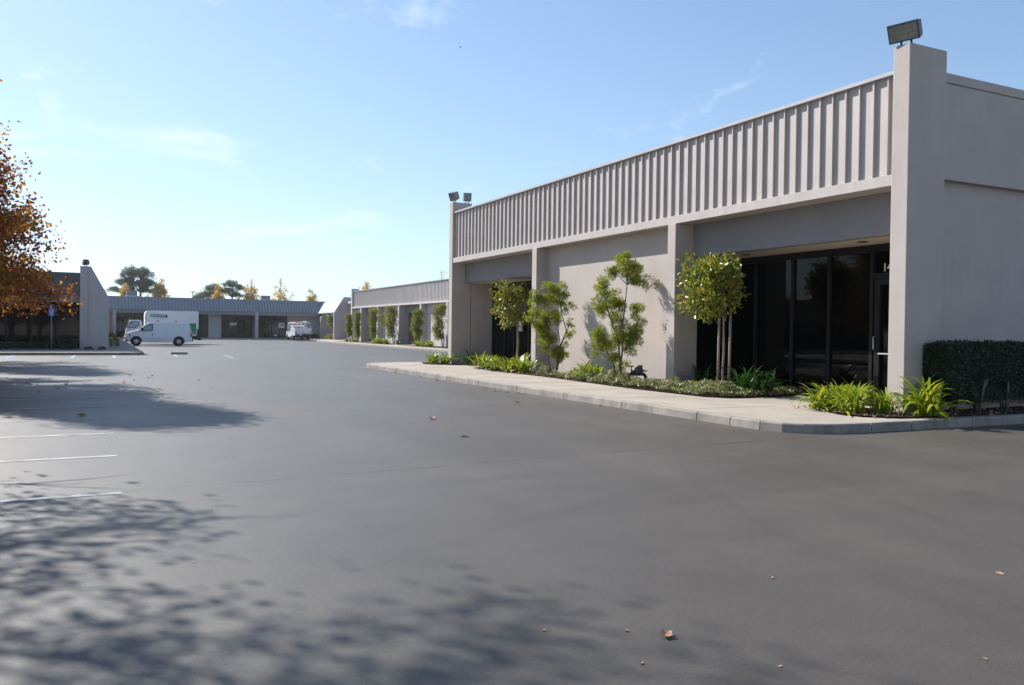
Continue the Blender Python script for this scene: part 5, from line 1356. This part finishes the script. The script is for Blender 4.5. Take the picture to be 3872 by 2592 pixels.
# utility pole and wires
t = empty("utility_pole", (18.1, 192, 0), "thin utility pole standing left of the two lower pines", "utility pole")
m = MB(); m.tube([(0, 0, 0), (0, 0, 9.3)], [0.14, 0.09], 8); m.build("post", M['bark_far'], t)
m = MB(); m.box(-0.6, 0.6, -0.06, 0.06, 9.0, 9.12); m.build("crossarm", M['bark_far'], t)
for i, (z0, z1, lab) in enumerate(((9.25, 7.6, "uppermost power line sagging behind the far building"), (8.45, 7.15, "lower power line sagging behind the far building"))):
    m = MB()
    a = Vector((-40, 192, z0 + 4.6)); b = Vector((18.1, 192, z0)); c_ = Vector((70, 192, z1 - 1.2))
    for p, q in ((a, b), (b, c_)):
        m.tube([p.lerp(q, k_ / 12) - Vector((0, 0, 0.5 * 4 * (k_ / 12) * (1 - k_ / 12))) for k_ in range(13)], 0.025, 4)
    tag(m.build("power_line", M['wire']), lab, "power line", "power lines")

# bird
t = empty("bird", (15.3 + 33.5, 87 + 30, 44.5), "tiny dark bird gliding high in the sky", "bird")
m = MB()
m.tube([(-0.16, 0, 0), (-0.06, 0, 0.01), (0.06, 0, 0.0), (0.2, 0, -0.01)], [0.015, 0.05, 0.045, 0.01], 8)
m.build("body", M['bird'], t)
for s_ in (-1, 1):
    m = MB(); m.add([(-0.06, 0, 0.02), (0.08, 0, 0.02), (0.07, s_ * 0.2, 0.10), (0.10, s_ * 0.42, 0.02), (-0.01, s_ * 0.22, 0.10), (-0.06, 0, 0.0), (0.08, 0, 0.0), (0.07, s_ * 0.2, 0.085), (0.10, s_ * 0.42, 0.01), (-0.01, s_ * 0.22, 0.085)],
                  [(0, 1, 2, 4), (4, 2, 3), (9, 7, 6, 5), (8, 7, 9), (0, 5, 6, 1), (1, 6, 7, 2), (2, 7, 8, 3), (3, 8, 9, 4), (4, 9, 5, 0)])
    m.build("wing", M['bird'], t)

# ================================================================== FALLEN LEAVES
def fallen_mesh(seed, curl):
    r = np.random.default_rng(seed)
    n = 14; V_ = []
    for ring in (0.45, 1.0):
        for i in range(n):
            a = 2 * math.pi * i / n
            rr = ring * (0.62 + 0.38 * abs(math.cos(2.5 * a)) + r.uniform(-0.05, 0.05))
            x, y = rr * math.cos(a), rr * math.sin(a) * 0.75
            V_.append((x, y, curl * (x * x * 0.5 + y * y * 1.1) + r.uniform(0, 0.05) * ring + 0.02))
    V_.append((0, 0, 0.10))
    F_ = [(28, i, (i + 1) % n) for i in range(n)]
    for i in range(n):
        F_ += [(i, n + i, n + (i + 1) % n), (i, n + (i + 1) % n, (i + 1) % n)]
    me = bpy.data.meshes.new("fallen_leaf"); me.from_pydata(V_, [], F_)
    me.polygons.foreach_set("use_smooth", [True] * len(F_)); me.materials.append(M['dry_leaf'])
    return me
fm = [fallen_mesh(200 + i, c_) for i, c_ in enumerate((0.75, 0.45, 0.9, 0.25))]
def leaf(x, y, s_, label, i, group=None, z=0.002):
    o = bpy.data.objects.new("fallen_leaf", fm[i % 4]); C.objects.link(o)
    o.location = (x, y, z); o.scale = (s_, s_, s_); o.rotation_euler = (random.uniform(-0.15, 0.15), random.uniform(-0.15, 0.15), random.uniform(0, 6.28))
    tag(o, label, "leaf", group)
leaf(2.68, 3.52, 0.05, "largest curled pale dry leaf, alone on the asphalt near the bottom of the view", 0)
GUT = "dry brown leaf in the gutter along the near kerb"
for i, (x, y) in enumerate([(9.66, 28.89), (10.0 - 0.3, 28.0), (9.66, 26.25), (9.6, 24.96), (9.51, 24.38), (9.63, 24.1), (9.55, 20.85), (9.5, 20.6), (9.3, 19.62), (9.46, 19.28), (9.56, 18.74), (9.53, 18.48), (9.72, 15.18), (9.6, 22.5)]):
    leaf(x, y, random.uniform(0.045, 0.085), GUT, i, "leaves in the gutter")
leaf(4.92, 11.46, 0.085, "pale flat dry leaf on the open asphalt left of the kerb corner", 3)
leaf(5.32, 13.89, 0.085, "dark curled dry leaf on the open asphalt, mid-lot", 2)
leaf(8.31, 16.4, 0.08, "curled brown leaf on the asphalt a step off the near kerb", 0)
leaf(-0.28, 16.46, 0.09, "reddish curled leaf in the tree shade between two parking stripes", 2)
leaf(5.45, 3.52, 0.032, "small pale leaf at the lower right of the asphalt", 3)
leaf(2.35, 3.28, 0.016, "tiny pinkish leaf below the largest leaf", 2)
ROW = "small dry leaf scattered on the shaded left asphalt"
for i, (x, y) in enumerate([(-1.28, 22.62), (-0.93, 23.79), (1.53, 28.87), (0.9, 29.58), (1.35, 27.77), (3.4, 28.75), (2.66, 26.18), (2.67, 23.28), (1.39, 22.77), (0.92, 26.76), (0.64, 25.62), (-1.18, 30.31), (-1.73, 25.91), (-1.52, 32.28), (-0.79, 25.08)]):
    leaf(x, y, random.uniform(0.05, 0.09), ROW, i, "leaves on the left asphalt")
OPEN = "tiny dry leaf fragment on the open asphalt"
for i, (x, y) in enumerate([(7.25, 23.1), (8.32, 20.42), (8.66, 24.31), (8.55, 25.8), (8.46, 18.26), (5.6, 13.7), (9.2, 26.4), (0.56, 7.46), (0.88, 7.57), (-0.16, 7.37), (7.64, 5.71), (6.85, 4.92), (3.95, 4.08), (3.53, 6.36), (2.53, 3.67), (2.94, 2.97), (2.13, 3.86), (3.94, 2.61), (-0.46, 6.31), (0.58, 5.98), (0.11, 12.7), (6.4, 7.9), (9.9, 7.4), (4.4, 7.2)]):
    leaf(x, y, random.uniform(0.008, 0.018), OPEN, i, "leaf fragments on the open asphalt")

# office building across the road behind the viewpoint: mirrored in the far glass, and it throws sunlight back on the shaded walls
OO = (10, -34, 0)
O_ = empty("opposite_building", OO, "long sunlit pale building across the road behind the viewpoint, mirrored in the far glass", "building")
m = MB(OO); m.box(-45, 75, -34.4, -34, 0, 2.9); m.build("front_wall", M['stucco'], O_)
m = MB(OO); m.box(-45, 75, -34.6, -33.6, 4.4, 7.2); m.build("fascia", M['fascia'], O_)
m = MB(OO); m.box(-45, 75, -34.3, -34.05, 2.9, 4.4); m.build("window_band", M['bronze'], O_)
# ================================================================== HAZE
HAZE = 0.00022
m, n, l, b = new_mat("haze_air"); n.remove(b)
pv = n.new("ShaderNodeVolumePrincipled"); pv.inputs['Color'].default_value = (0.92, 0.95, 1.0, 1)
pv.inputs['Density'].default_value = HAZE; pv.inputs['Anisotropy'].default_value = 0.6
l.new(pv.outputs[0], n["Material Output"].inputs['Volume'])
hz = MB(); hz.box(-505, 605, -165, 905, -1, 52)
o = tag(hz.build("haze", m), "thin pale autumn haze over the whole lot", "haze", kind='stuff')
